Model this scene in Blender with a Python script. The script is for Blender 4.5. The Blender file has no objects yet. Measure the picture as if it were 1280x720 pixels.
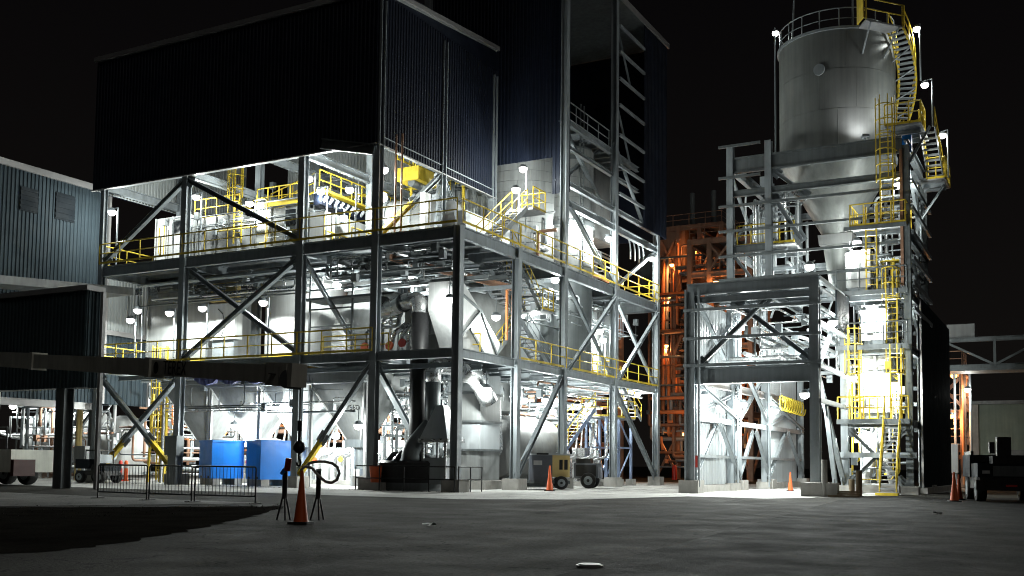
import bpy, math, random
from mathutils import Vector as V, Matrix
R = math.radians
random.seed(7)
scn = bpy.context.scene
COL = scn.collection

# ---------------------------------------------------------------- camera
FPX, CYP = 1292.9, 490.0                       # focal length and principal row in photo pixels (1280 wide)
PITCH, ROLL, YAW, CAMZ = R(3.99), R(.674), R(28.595), 1.25
fw = V((-math.sin(YAW)*math.cos(PITCH), math.cos(YAW)*math.cos(PITCH), math.sin(PITCH)))
rt = V((math.cos(YAW), math.sin(YAW), 0)); up = rt.cross(fw)
cr = rt*math.cos(ROLL)+up*math.sin(ROLL); cu = -rt*math.sin(ROLL)+up*math.cos(ROLL)
cam = bpy.data.cameras.new('camera'); camo = bpy.data.objects.new('camera', cam); COL.objects.link(camo)
camo.matrix_world = Matrix(((cr.x, cu.x, -fw.x, 0), (cr.y, cu.y, -fw.y, 0), (cr.z, cu.z, -fw.z, CAMZ), (0, 0, 0, 1)))
cam.sensor_width = 36; cam.lens = FPX/1280*36; cam.shift_y = (CYP-360)/1280
cam.clip_start = .1; cam.clip_end = 3000
scn.camera = camo

# ---------------------------------------------------------------- night sky and exposure
w = bpy.data.worlds.new('World'); scn.world = w; w.use_nodes = True
nt = w.node_tree; nt.nodes.clear()
sky = nt.nodes.new('ShaderNodeTexSky'); sky.sky_type = 'NISHITA'; sky.sun_disc = False
sky.sun_elevation = R(-6); sky.sun_rotation = R(150)
geo = nt.nodes.new('ShaderNodeTexCoord'); sep = nt.nodes.new('ShaderNodeSeparateXYZ'); glow = nt.nodes.new('ShaderNodeValToRGB')   # town glow fading upwards
nt.links.new(geo.outputs['Generated'], sep.inputs[0]); nt.links.new(sep.outputs[2], glow.inputs[0])
glow.color_ramp.elements[0].position = 0; glow.color_ramp.elements[0].color = (.0052, .0045, .0040, 1)
glow.color_ramp.elements[1].position = .55; glow.color_ramp.elements[1].color = (.0009, .0008, .0012, 1)
fill_sun = bpy.data.lights.new('fill_sun', 'SUN'); fill_sun.energy = .13; fill_sun.angle = R(10); fill_sun.color = (1, .96, .88)
mo = bpy.data.objects.new('fill_sun', fill_sun); COL.objects.link(mo); mo.rotation_euler = (R(50), 0, R(58))  # soft fill added to lift the boom, front steel and ground
b1 = nt.nodes.new('ShaderNodeBackground'); b1.inputs[1].default_value = .05
b2 = nt.nodes.new('ShaderNodeBackground'); b2.inputs[1].default_value = 1
ad = nt.nodes.new('ShaderNodeAddShader'); wo = nt.nodes.new('ShaderNodeOutputWorld')
nt.links.new(sky.outputs[0], b1.inputs[0]); nt.links.new(glow.outputs[0], b2.inputs[0])
nt.links.new(b1.outputs[0], ad.inputs[0]); nt.links.new(b2.outputs[0], ad.inputs[1]); nt.links.new(ad.outputs[0], wo.inputs[0])
vs = scn.view_settings; vs.view_transform = 'Standard'; vs.look = 'None'; vs.exposure = .2; vs.gamma = 1
cy = scn.cycles
try:
    cy.use_denoising = True; cy.denoiser = 'OPENIMAGEDENOISE'
except Exception: pass
cy.filter_width = 1.05; cy.max_bounces = 5; cy.diffuse_bounces = 3; cy.glossy_bounces = 3; cy.transmission_bounces = 2
cy.sample_clamp_indirect = 4; cy.caustics_reflective = False; cy.caustics_refractive = False
LP = 860.0                                      # watts of one work lamp

# a photo pixel met with a real plane of the place
def ray(x, y): return cr*((x-640)/FPX)-cu*((y-CYP)/FPX)+fw
def on(ax, v, x, y):
    d = ray(x, y); o = V((0, 0, CAMZ)); return o+d*((v-o[ax])/d[ax])
def gx(x, y, v): return on(0, v, x, y)
def gy(x, y, v): return on(1, v, x, y)
def gz(x, y, v=0): return on(2, v, x, y)

# ---------------------------------------------------------------- materials
MATS = {}
def mat(name, col, rough=.55, metal=0., var=.25, scale=1.2, bump=.0, streak=.0, spec=.4, fine=0., seams=False):
    m = bpy.data.materials.new(name); m.use_nodes = True; n = m.node_tree.nodes; l = m.node_tree.links
    b = n['Principled BSDF']; b.inputs['Metallic'].default_value = metal
    b.inputs['Specular IOR Level'].default_value = spec
    g = n.new('ShaderNodeNewGeometry')
    def noise(sc, det=5, vec=None):
        t = n.new('ShaderNodeTexNoise'); t.inputs['Scale'].default_value = sc; t.inputs['Detail'].default_value = det
        t.inputs['Roughness'].default_value = .62
        l.new(vec or g.outputs['Position'], t.inputs['Vector']); return t
    def ramp(src, lo, hi, a, c):
        r = n.new('ShaderNodeMapRange'); r.inputs[1].default_value = lo; r.inputs[2].default_value = hi
        r.inputs[3].default_value = a; r.inputs[4].default_value = c; l.new(src, r.inputs[0]); return r.outputs[0]
    def mul(c0, f):
        x = n.new('ShaderNodeVectorMath'); x.operation = 'SCALE'
        l.new(c0, x.inputs[0]); l.new(f, x.inputs['Scale']); return x.outputs[0]
    c = n.new('ShaderNodeRGB'); c.outputs[0].default_value = (*col, 1); cur = c.outputs[0]
    t1 = noise(scale); cur = mul(cur, ramp(t1.outputs[0], .25, .75, 1-var, 1+var*.6))
    if streak:
        mp = n.new('ShaderNodeMapping'); mp.inputs['Scale'].default_value = (3.1, 3.1, .16); l.new(g.outputs['Position'], mp.inputs['Vector'])
        t2 = noise(1.3, 6, mp.outputs[0]); cur = mul(cur, ramp(t2.outputs[0], .35, .7, 1, 1-streak))
    if fine:
        t3 = noise(scale*22 if not seams else 16, 6); cur = mul(cur, ramp(t3.outputs[0], .3, .7, 1-fine, 1+fine))
    if seams:                                    # wandering tar-filled cracks and worn patches
        t6 = noise(.16, 5); ab = n.new('ShaderNodeMath'); ab.operation = 'SUBTRACT'; ab.inputs[1].default_value = .5; l.new(t6.outputs[0], ab.inputs[0])
        a2 = n.new('ShaderNodeMath'); a2.operation = 'ABSOLUTE'; l.new(ab.outputs[0], a2.inputs[0]); cur = mul(cur, ramp(a2.outputs[0], .0015, .004, .45, 1))
        t8 = noise(.55, 6); ac = n.new('ShaderNodeMath'); ac.operation = 'SUBTRACT'; ac.inputs[1].default_value = .5; l.new(t8.outputs[0], ac.inputs[0])
        a3 = n.new('ShaderNodeMath'); a3.operation = 'ABSOLUTE'; l.new(ac.outputs[0], a3.inputs[0]); cur = mul(cur, ramp(a3.outputs[0], .002, .006, .6, 1))
        t9 = noise(.35, 2); cur = mul(cur, ramp(t9.outputs[0], .66, .74, 1, .45))
        t7 = noise(.07, 3); cur = mul(cur, ramp(t7.outputs[0], .42, .58, .72, 1.12))
    l.new(cur, b.inputs['Base Color'])
    t4 = noise(scale*3.3, 4); l.new(ramp(t4.outputs[0], .3, .7, max(.05, rough-.13), min(1, rough+.13)), b.inputs['Roughness'])
    if bump:
        bp = n.new('ShaderNodeBump'); bp.inputs['Strength'].default_value = 1; bp.inputs['Distance'].default_value = bump
        t5 = noise(scale*14 if not seams else 22, 6); l.new(t5.outputs[0], bp.inputs['Height']); l.new(bp.outputs[0], b.inputs['Normal'])
    MATS[name] = m; return m
def emit(name, col, s):
    m = bpy.data.materials.new(name); m.use_nodes = True; n = m.node_tree.nodes; n.clear()
    e = n.new('ShaderNodeEmission'); e.inputs[0].default_value = (*col, 1); e.inputs[1].default_value = s
    o = n.new('ShaderNodeOutputMaterial'); m.node_tree.links.new(e.outputs[0], o.inputs[0])
    m.cycles.emission_sampling = 'NONE'; MATS[name] = m; return m
STEEL = mat('galvanised_steel', (.27, .30, .32), .5, .25, .22, .9, streak=.25)
DARKST = mat('dark_and_shaded_steel', (.13, .145, .15), .55, .3, .25, .9, streak=.3)  # dark steel; also holds the shade of the silo tower's front members
DECKM = mat('deck_plate', (.30, .31, .32), .6, .2, .3, .8, streak=.1)
YEL = mat('safety_yellow_paint', (.66, .48, .04), .5, 0, .35, 1.4, streak=.25)
NAVY = mat('navy_cladding', (.0035, .0068, .017), .65, 0, .2, .35, streak=.2, spec=.25)
CHAR = mat('charcoal_cladding', (.010, .014, .018), .75, 0, .2, .4, streak=.2, spec=.15)
ANNX = mat('annex_slate_cladding', (.035, .052, .060), .75, 0, .2, .4, streak=.25, spec=.15)
TEAL = mat('teal_grey_cladding', (.034, .048, .058), .75, 0, .18, .35, streak=.3, spec=.15)
LTCL = mat('pale_cladding', (.42, .45, .47), .45, .1, .12, .5, streak=.15)
LINER = mat('grey_liner_sheet', (.30, .32, .32), .55, 0, .15, .5, streak=.15)
TRIM = mat('pale_grey_flashing', (.26, .255, .255), .5, .2, .15, .8)
WHITE = mat('white_vessel_paint', (.50, .51, .51), .42, 0, .15, .6, streak=.25)
GREYV = mat('grey_vessel_paint', (.23, .24, .24), .45, 0, .25, .6, streak=.3)
SILOM = mat('silo_plate', (.155, .165, .16), .5, .1, .2, .45, streak=.28)
GREYD = mat('dark_grey_casing', (.16, .165, .165), .55, 0, .2, .6, streak=.25)
STAIN = mat('stainless_steel', (.62, .63, .64), .28, .85, .12, .9, streak=.12)
BLACK = mat('black_paint', (.012, .012, .013), .5, 0, .3, 2)
CONC = mat('concrete', (.33, .32, .30), .85, 0, .25, 1.5, bump=.01, streak=.15)
BLUE = mat('blue_bin_paint', (.015, .20, .70), .42, 0, .14, 1.1, streak=.15)
ORNG = mat('orange_plastic', (.62, .10, .02), .5, 0, .12, 2)
REDM = mat('red_paint', (.45, .03, .02), .45, 0, .2, 2)
RUST = mat('rust_primer_steel', (.28, .155, .10), .65, .1, .3, 1.2, streak=.2)
COPP = mat('orange_pipe_paint', (.62, .22, .08), .5, 0, .2, 1.2)
RUBB = mat('rubber', (.015, .015, .015), .8, 0, .3, 3)
TAN = mat('tan_paint', (.58, .44, .18), .5, 0, .15, 1.5)
BLUEG = mat('blue_grey_steel', (.22, .28, .42), .5, .2, .2, 1)
CRANE = mat('crane_grey_paint', (.72, .72, .64), .55, 0, .25, 1.2, streak=.2)
GLASSD = mat('dark_glass', (.01, .012, .014), .12, 0, .1, 1, spec=.7)
INK = mat('black_lettering', (.01, .01, .01), .6, 0, .1, 2)
WOOD = mat('timber_block', (.20, .15, .09), .8, 0, .3, 2, bump=.01)
LENS = emit('lamp_lens_lit', (1, .98, .95), 9.0)
LENSO = emit('sodium_lens_lit', (1, .45, .12), 9.0)
ASPH = mat('asphalt', (.036, .0345, .030), .85, 0, .3, .22, bump=.02, fine=.45, seams=True, spec=.03)
ASPD = mat('asphalt_dark_tone', (.015, .0147, .014), .85, 0, .3, .25, bump=.02, fine=.45, seams=True, spec=.03)
SHADE = mat('ground_shade', (.023, .0215, .019), 1., 0, .45, .9, bump=.04, fine=.3, spec=0.)  # ground shadow put into a near-black colour
APRON = mat('concrete_apron', (.42, .415, .40), .8, 0, .4, .3, bump=.008, fine=.3, seams=True, spec=.2)

# ---------------------------------------------------------------- mesh helpers
def newmesh(name, vs_, fs, m=None, smooth=False):
    me = bpy.data.meshes.new(name); me.from_pydata([tuple(v) for v in vs_], [], fs); me.update()
    if m: me.materials.append(m)
    if smooth:
        for p in me.polygons: p.use_smooth = (len(p.vertices) == 4)
    return me
def poly_prism(pts, z0=-.5, z1=.5):
    n = len(pts); v = [(x, y, z0) for x, y in pts]+[(x, y, z1) for x, y in pts]
    f = [(i, (i+1) % n, n+(i+1) % n, n+i) for i in range(n)]; v = v+v      # caps keep their own corners
    f = [tuple(range(3*n-1, 2*n-1, -1)), tuple(range(3*n, 4*n))]+f
    return v, f
def shape_data(s):
    if s == 'box': return poly_prism([(-.5, -.5), (.5, -.5), (.5, .5), (-.5, .5)])+(False,)
    if s in ('cyl', 'rod', 'drum'):
        n = {'rod': 6, 'cyl': 14, 'drum': 40}[s]
        return poly_prism([(.5*math.cos(2*math.pi*i/n), .5*math.sin(2*math.pi*i/n)) for i in range(n)])+(True,)
    if s == 'hbeam':
        f, t = .40, .05
        return poly_prism([(-.5, -.5), (.5, -.5), (.5, -f), (t, -f), (t, f), (.5, f), (.5, .5), (-.5, .5), (-.5, f), (-t, f), (-t, -f), (-.5, -f)])+(False,)
    if s == 'channel':
        return poly_prism([(-.5, -.5), (.5, -.5), (.5, -.38), (-.3, -.38), (-.3, .38), (.5, .38), (.5, .5), (-.5, .5)])+(False,)
    if s == 'angle':
        return poly_prism([(-.5, -.5), (.5, -.5), (.5, -.36), (-.36, -.36), (-.36, .5), (-.5, .5)])+(False,)
    if s == 'panel':                            # ribbed sheet 1 wide, 1 tall, ribs towards -y
        pts = []
        for k in range(4):
            u = -.5+k*.25
            pts += [(u+.002, 0), (u+.07, 0), (u+.105, -1), (u+.19, -1), (u+.225, 0)]
        pts += [(.5-.002, 0), (.5-.002, .6), (-.5+.002, .6)]
        return poly_prism(pts)+(False,)
CACHE = {}
def shp(s, m):
    k = (s, m.name)
    if k not in CACHE:
        v, f, sm = shape_data(s); CACHE[k] = newmesh(s, v, f, m, sm)
    return CACHE[k]
def link(name, me, parent=None, M=None):
    o = bpy.data.objects.new(name, me); COL.objects.link(o)
    M = M if M is not None else Matrix.Identity(4)
    if parent is not None:
        o.parent = parent; o.matrix_parent_inverse = WM[parent.name].inverted()
    o.matrix_basis = M; WM[o.name] = M.copy(); return o
WM = {}
def tag(o, label, cat, group=None):
    o['label'] = label; o['category'] = cat
    if group: o['group'] = group
    return o
def thing(name, label, cat, loc=(0, 0, 0), group=None):
    return tag(link(name, None, None, Matrix.Translation(V(loc))), label, cat, group)
def struct(name, me, M=None):
    o = link(name, me, None, M); o['kind'] = 'structure'; return o
def xf(loc, size=(1, 1, 1), rz=0, rx=0, ry=0):
    return Matrix.Translation(V(loc)) @ Matrix.Rotation(rz, 4, 'Z') @ Matrix.Rotation(ry, 4, 'Y') @ Matrix.Rotation(rx, 4, 'X') @ Matrix.Diagonal((*size, 1))
def box(name, p, m, x0, x1, y0, y1, z0, z1):
    return link(name, shp('box', m), p, xf(((x0+x1)/2, (y0+y1)/2, (z0+z1)/2), (x1-x0, y1-y0, z1-z0)))
def cbox(name, p, m, loc, size, rz=0, rx=0, ry=0): return link(name, shp('box', m), p, xf(loc, size, rz, rx, ry))
def fr(a, b, ref=None):
    a, b = V(a), V(b); z = (b-a).normalized(); r = V(ref) if ref is not None else V((0, 0, 1))
    if abs(z.dot(r)) > .98: r = V((0, 1, 0))
    x = r.cross(z).normalized(); y = z.cross(x)
    return a, b, x, y, z
def mem(name, p, m, a, b, w_, d_, s='box', ref=None):
    a, b, x, y, z = fr(a, b, ref); c = (a+b)/2; L = (b-a).length
    M = Matrix(((x.x*w_, y.x*d_, z.x*L, c.x), (x.y*w_, y.y*d_, z.y*L, c.y), (x.z*w_, y.z*d_, z.z*L, c.z), (0, 0, 0, 1)))
    return link(name, shp(s, m), p, M)
def rod(name, p, m, a, b, r, s='rod'): return mem(name, p, m, a, b, 2*r, 2*r, s)
def lathe(name, p, m, prof, loc=(0, 0, 0), seg=32, M=None):
    v = []; f = []
    def ring(r, z):
        b = len(v); v.extend((r*math.cos(2*math.pi*i/seg), r*math.sin(2*math.pi*i/seg), z) for i in range(seg)); return b
    last = None; ang = None
    for (r0, z0), (r1, z1) in zip(prof, prof[1:]):
        a = math.atan2(r1-r0, z1-z0)
        b0 = last if last is not None and abs(a-ang) < .7 else ring(r0, z0)   # split rings at sharp edges
        b1 = ring(r1, z1)
        for i in range(seg): j = (i+1) % seg; f.append((b0+i, b0+j, b1+j, b1+i))
        last, ang = b1, a
    b = ring(*prof[0]); f.append(tuple(range(b+seg-1, b-1, -1))); b = ring(*prof[-1]); f.append(tuple(range(b, b+seg)))
    return link(name, newmesh(name, v, f, m, True), p, M if M is not None else Matrix.Translation(V(loc)))
def frust(name, p, m, r0, z0, r1, z1):           # r = x0,x1,y0,y1
    v = [(r0[0], r0[2], z0), (r0[1], r0[2], z0), (r0[1], r0[3], z0), (r0[0], r0[3], z0), (r1[0], r1[2], z1), (r1[1], r1[2], z1), (r1[1], r1[3], z1), (r1[0], r1[3], z1)]
    f = [(3, 2, 1, 0), (4, 5, 6, 7), (0, 1, 5, 4), (1, 2, 6, 5), (2, 3, 7, 6), (3, 0, 4, 7)]
    return link(name, newmesh(name, v, f, m), p)
def sweep(name, p, m, pts, r, seg=10, bend=0.):
    pts = [V(q) for q in pts]
    if bend:
        out = [pts[0]]
        for i in range(1, len(pts)-1):
            a, b, c = pts[i-1], pts[i], pts[i+1]
            d0 = min(bend, (a-b).length*.48); d1 = min(bend, (c-b).length*.48)
            p0 = b+(a-b).normalized()*d0; p1 = b+(c-b).normalized()*d1
            for k in range(6):
                t = k/5; out.append(p0*(1-t)**2+b*2*t*(1-t)+p1*t*t)
        out.append(pts[-1]); pts = out
    v = []; f = []; x = None
    for i, q in enumerate(pts):
        d = ((pts[min(i+1, len(pts)-1)]-q).normalized()+(q-pts[max(i-1, 0)]).normalized()).normalized()
        if x is None:
            x = d.cross(V((0, 0, 1)));  x = x if x.length > .05 else d.cross(V((0, 1, 0)))
        x = (x-d*x.dot(d)).normalized(); y = d.cross(x)
        for k in range(seg):
            a = 2*math.pi*k/seg; v.append(q+x*(r*math.cos(a))+y*(r*math.sin(a)))
    for i in range(len(pts)-1):
        for k in range(seg):
            j = (k+1) % seg; f.append((i*seg+k, i*seg+j, (i+1)*seg+j, (i+1)*seg+k))
    f.append(tuple(range(seg-1, -1, -1))); n = (len(pts)-1)*seg; f.append(tuple(range(n, n+seg)))
    return link(name, newmesh(name, v, f, m, True), p)
def text(name, p, m, s, size, loc, xdir, zdir=(0, 0, 1)):
    c = bpy.data.curves.new('lettering', 'FONT'); c.body = s; c.size = size; c.extrude = .004; c.align_x = 'CENTER'; c.align_y = 'CENTER'
    t = bpy.data.objects.new('tmp', c); COL.objects.link(t); bpy.context.view_layer.update()
    me = bpy.data.meshes.new_from_object(t.evaluated_get(bpy.context.evaluated_depsgraph_get()))
    bpy.data.objects.remove(t); me.materials.clear(); me.materials.append(m)
    x = V(xdir).normalized(); z = V(zdir); z = (z-x*z.dot(x)).normalized(); nrm = x.cross(z)
    M = Matrix(((x.x, z.x, nrm.x, loc[0]), (x.y, z.y, nrm.y, loc[1]), (x.z, z.z, nrm.z, loc[2]), (0, 0, 0, 1)))
    return link(name, me, p, M)

# ---------------------------------------------------------------- steelwork kit
def column(p, x, y, z0, z1, w_=.36, m=STEEL, rot=0):
    return mem('column', p, m, (x, y, z0), (x, y, z1), w_, w_, 'hbeam', (1, 0, 0) if rot else (0, 1, 0))
def beam(p, a, b, d=.5, w_=.24, m=STEEL, name='beam'): return mem(name, p, m, a, b, w_, d, 'hbeam')
def brace(p, a, b, w_=.2, m=STEEL):
    a, b = V(a), V(b); d = (b-a).normalized(); o = mem('brace', p, m, a, b, w_, w_, 'hbeam')
    if w_ >= .15:
        for e, s in ((a, 1), (b, -1)): mem('gusset', p, m, e-d*s*.15, e+d*s*.45, .03, w_*2.6)
    return o
def ybrace(p, a, b, w_=.2, frac=.3):             # brace whose foot is painted yellow
    a, b = V(a), V(b); q = b+(a-b)*frac; brace(p, a, q, w_); mem('brace_foot', p, YEL, q, b, w_*1.02, w_*1.02, 'hbeam')
def plinth(p, x, y, h=.55, w_=.85): return box('plinth', p, CONC, x-w_/2, x+w_/2, y-w_/2, y+w_/2, 0, h)
def rail(p, a, b, h=1.1, m=YEL, step=1.7, toe=True):
    a, b = V(a), V(b); n = max(1, round((b-a).length/step)); z = V((0, 0, h))
    t = rod('railing', p, m, a+z, b+z, .038)
    rod('middle_rail', t, m, a+z*.52, b+z*.52, .03)
    for i in range(n+1):
        q = a+(b-a)*(i/n); rod('post', t, m, q, q+z, .036)
    if toe: mem('toe_board', t, m, a+V((0, 0, .06)), b+V((0, 0, .06)), .012, .11)
    return t
def stair(p, a, b, wd, wdir, m=STEEL, rm=YEL, n=None, name='stair'):
    a, b, wv = V(a), V(b), V(wdir).normalized()
    n = n or max(3, round(abs(b.z-a.z)/.21))
    s = mem(name, p, m, a-wv*wd/2, b-wv*wd/2, .03, .26)
    mem('stringer', s, m, a+wv*wd/2, b+wv*wd/2, .03, .26)
    run = (b-a); run.z = 0; rd = run.normalized()
    for i in range(1, n):
        q = a+(b-a)*(i/n); mem('tread', s, DECKM, q-wv*(wd/2-.03), q+wv*(wd/2-.03), .26, .05, 'box', (0, 0, 1))
    for sg in (-1, 1):
        o = wv*(sg*wd/2); z = V((0, 0, 1.0))
        rod('handrail', s, rm, a+o+z, b+o+z, .028); rod('handrail', s, rm, a+o+z*.5, b+o+z*.5, .022)
        k = max(1, round((b-a).length/1.5))
        for i in range(k+1):
            q = a+(b-a)*(i/k)+o; rod('post', s, rm, q, q+z, .026)
    return s
def ladder(p, base, h, face, wd=.5, cage=True, m=YEL):
    base = V(base); f = V(face).normalized(); s = V((-f.y, f.x, 0)); z = V((0, 0, 1))
    t = mem('ladder', p, m, base-s*wd/2, base-s*wd/2+z*(h+1), .07, .07)
    mem('stile', t, m, base+s*wd/2, base+s*wd/2+z*(h+1), .07, .07)
    for i in range(1, int(h/.3)+1): rod('rung', t, m, base-s*wd/2+z*(i*.3), base+s*wd/2+z*(i*.3), .02)
    if cage:
        arc = [base+s*(wd/2+.12)*math.cos(a)*1.15+f*(.72*math.sin(a)) for a in [math.pi*k/8 for k in range(9)]]
        k = 2.2
        while k < h+1.05:
            sweep('cage_hoop', t, m, [q+z*k for q in arc], .03, 4); k += .75
        for q in (arc[1], arc[3], arc[5], arc[7]): mem('cage_bar', t, m, q+z*2.2, q+z*(h+1), .05, .02)
    return t
def clad(p, m, a, b, z0, z1, name='cladding_panel', wd=.95, rib=.045):
    """ribbed sheets side by side from a to b (plan points); ribs face right of a->b"""
    a, b = V((*a, 0)), V((*b, 0)); d = (b-a); L = d.length; n = max(1, round(L/wd)); d = d/L; o = V((d.y, -d.x, 0))
    me = shp('panel', m); w1 = L/n; out = []; lifts = max(1, round((z1-z0)/4.2)); hz = (z1-z0)/lifts
    for k in range(lifts):
        za = z0+hz*k-(.06 if k else 0); zb = z0+hz*(k+1); rg = random.Random(n*31+k)
        for i in range(n):
            c = a+d*(w1*(i+.5))+o*(.006*k+rg.uniform(0, .006)); yv = -o      # each lift laps over the one below
            M = Matrix(((d.x*w1, yv.x*rib, 0, c.x), (d.y*w1, yv.y*rib, 0, c.y), (0, 0, zb-za, (za+zb)/2), (0, 0, 0, 1)))
            out.append(link(name, me, p, M))
    return out
def deck(p, x0, x1, y0, y1, z, joists=1.35, m=DECKM, jd=.24, axis='x'):
    d = box('deck', p, m, x0, x1, y0, y1, z-.06, z)
    if joists:
        if axis == 'x':
            n = max(1, int((y1-y0)/joists))
            for i in range(1, n):
                y = y0+(y1-y0)*i/n; mem('joist', d, STEEL, (x0+.1, y, z-.06-jd/2-.003), (x1-.1, y, z-.06-jd/2-.003), .12, jd, 'hbeam')
        else:
            n = max(1, int((x1-x0)/joists))
            for i in range(1, n):
                x = x0+(x1-x0)*i/n; mem('joist', d, STEEL, (x, y0+.1, z-.06-jd/2-.003), (x, y1-.1, z-.06-jd/2-.003), .12, jd, 'hbeam')
    return d
def lamp(pos, label, group, kind='pole', floor=None, pw=1., arm=(0, 0), col=(.94, 1, .95), lens=LENS, size=1., cut=False):
    """a lit work lamp: the lens sits at pos; pole to the floor, stem to the ceiling or bracket to a column"""
    pos = V(pos); t = thing('work_lamp', label, 'lamp', (pos.x+arm[0], pos.y+arm[1], floor if floor is not None else pos.z), group)
    lathe('housing', t, STEEL, [(.06*size, .24*size), (.15*size, .20*size), (.21*size, .08*size), (.22*size, .05*size)], pos, 14)
    lathe('lens', t, lens, [(.215*size, .05*size), (.225*size, -.02*size), (.18*size, -.13*size), (.10*size, -.19*size), (.03*size, -.21*size)], pos, 14)
    if kind == 'pole':
        q = V((pos.x+arm[0], pos.y+arm[1], pos.z+.25)); f = V((q.x, q.y, floor))
        if arm == (0, 0): rod('pole', t, STEEL, f, pos+V((0, 0, -.14)), .045)
        else:
            rod('pole', t, STEEL, f, q, .045); rod('arm', t, STEEL, q, pos+V((0, 0, .19)), .03)
    elif kind == 'stem': rod('stem', t, STEEL, pos+V((0, 0, .18)), pos+V((0, 0, .18+(floor if floor else .6))), .025)
    elif kind == 'wall': rod('bracket', t, STEEL, pos+V((0, 0, .16)), pos+V((arm[0], arm[1], .3)), .03)
    ld = bpy.data.lights.new('lamp_light', 'SPOT' if cut else 'POINT'); ld.energy = LP*pw; ld.color = col; ld.shadow_soft_size = .12
    if cut: ld.spot_size = R(176); ld.spot_blend = .12      # reflector with a sharp horizontal cut-off
    lo = bpy.data.objects.new('lamp_light', ld); COL.objects.link(lo); lo.parent = t
    lo.matrix_parent_inverse = WM[t.name].inverted(); lo.matrix_basis = Matrix.Translation(pos+V((0, 0, -.36)))
    return t

# ================================================================ ground
def sheet(name, m, pts, z):
    return struct(name, newmesh(name, [(x, y, z) for x, y in pts], [tuple(range(len(pts)))], m))
sheet('ground', ASPH, [(-900, -400), (700, -400), (700, 1200), (-900, 1200)], 0)
ap = [gz(x, y) for x, y in ((200, 612.5), (330, 616), (440, 620), (572, 624), (720, 624.5), (860, 620.5), (960, 623.5), (1060, 621), (1120, 618.5), (1175, 616))]
sheet('concrete_apron', APRON, [(-75, 33)]+[(q.x, q.y) for q in ap]+[(-3.5, 75), (-75, 75)], .004)
jt = link('slab_joints', None); jt['kind'] = 'structure'
for k in range(9): x = -46+5.2*k; mem('joint', jt, ASPD, (x, 44, .0065), (x, 74, .0065), .05, .003)
for k in range(5): y = 45.7+5.2*k; mem('joint', jt, ASPD, (-74, y, .0068), (-5, y, .0068), .05, .003)
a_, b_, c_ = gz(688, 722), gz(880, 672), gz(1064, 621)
sheet('paving', ASPD, [(a_.x, a_.y), (8, 6), (60, 20), (60, 60), (c_.x+9, c_.y+6), (c_.x, c_.y), (b_.x, b_.y)], .008)  # sheet on the right in a darker tone than the ground
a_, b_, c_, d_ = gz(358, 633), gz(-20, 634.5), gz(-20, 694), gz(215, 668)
def ragged(pts, step=.5, amp=.09, seed=1):
    rg = random.Random(seed); out = []
    for i, p in enumerate(pts):
        q = pts[(i+1) % len(pts)]; p, q = V(p).to_2d(), V(q).to_2d(); n_ = max(1, int((q-p).length/step)); nr = V((-(q-p).y, (q-p).x)).normalized()
        for k in range(n_): out.append(p+(q-p)*(k/n_)+nr*(rg.uniform(-amp, amp) if k else 0))
    return [(o.x, o.y) for o in out]
sheet('shade_wedge', SHADE, ragged([a_, b_, c_, gz(120, 684), d_, gz(300, 650)], .3, .16), .006)  # wedge of ground shadow laid as a dark coloured sheet
e0, e1 = gz(-20, 633.5), gz(352, 632)
sheet('yard_slab', mat('worn_yard_concrete', (.15, .148, .14), .85, 0, .4, .5, bump=.02, fine=.4, seams=True, spec=.1), ragged([V((e0.x, e0.y+.3, 0)), V((e1.x-1.5, e1.y+.5, 0)), gz(330, 629), gz(250, 626), gz(130, 621), V((-46, 25.2, 0))], .4, .12, 4), .010)

# grit
rg = random.Random(5); gv = []; gf = []
for k in range(560):
    if k < 260: u = rg.random(); q = gz(355-375*u, 634+rg.uniform(-2, 4)+(rg.random()**2)*18*u)
    elif k < 560: q = V((rg.uniform(-48, -23), 38.1+rg.uniform(-.5, .4), 0))
    else: q = gz(rg.uniform(300, 1250), rg.uniform(632, 718))
    r = rg.uniform(.012, .035); b = len(gv); a0 = rg.random()*6
    for i in range(4): gv.append((q.x+r*math.cos(a0+i*1.57)*rg.uniform(.6, 1.2), q.y+r*math.sin(a0+i*1.57)*rg.uniform(.6, 1.2), .008))
    gv.append((q.x, q.y, .008+r*rg.uniform(.6, 1.2))); gf += [(b, b+1, b+4), (b+1, b+2, b+4), (b+2, b+3, b+4), (b+3, b, b+4)]
gr_ = link('grit', newmesh('grit', gv, gf, ASPH)); gr_['kind'] = 'stuff'; tag(gr_, 'loose grit along the shade wedge and the column plinths', 'grit')

# ================================================================ main process building
PB = thing('process_building', 'tall open steel process building with navy cladding above its two lit decks', 'building', (-36, 50, 0))
XS = [-47.2, -40.9, -33.0, -28.5, -24.0]; YS = [38.9, 44.4, 49.7, 56.6, 63.7]
ZL, ZU, ZC, ZT = 6.4, 12.0, 16.2, 23.5
top = {(-24.0, 38.9): ZU-.1, (-24.0, 44.4): ZU-.1}
for x in XS:
    for y in YS:
        if x == -24.0: z1 = top.get((x, y), 29.5)
        elif y >= 49.7 and x == -33.0: z1 = 29.4
        else: z1 = 23.2 if y < 52 else ZC
        if y > 50 and x in (-40.9, -47.2): continue
        column(PB, x, y, .5, z1, .37 if x > -47 else .28, STEEL, rot=(x == -24.0))
        plinth(PB, x, y, .55, .9 if y < 50 else .8)
# floor beams
for z, d in ((ZL-.02, .42), (ZU-.12, .56)):
    for y in YS:
        for i in range(4):
            if y > 50 and i < 2: continue
            beam(PB, (XS[i]+.19, y, z-d/2), (XS[i+1]-.19, y, z-d/2), d)
    for x in XS:
        for j in range(4):
            if x < -40 and j > 1: continue
            beam(PB, (x, YS[j]+.19, z-d/2), (x, YS[j+1]-.19, z-d/2), d)
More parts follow.
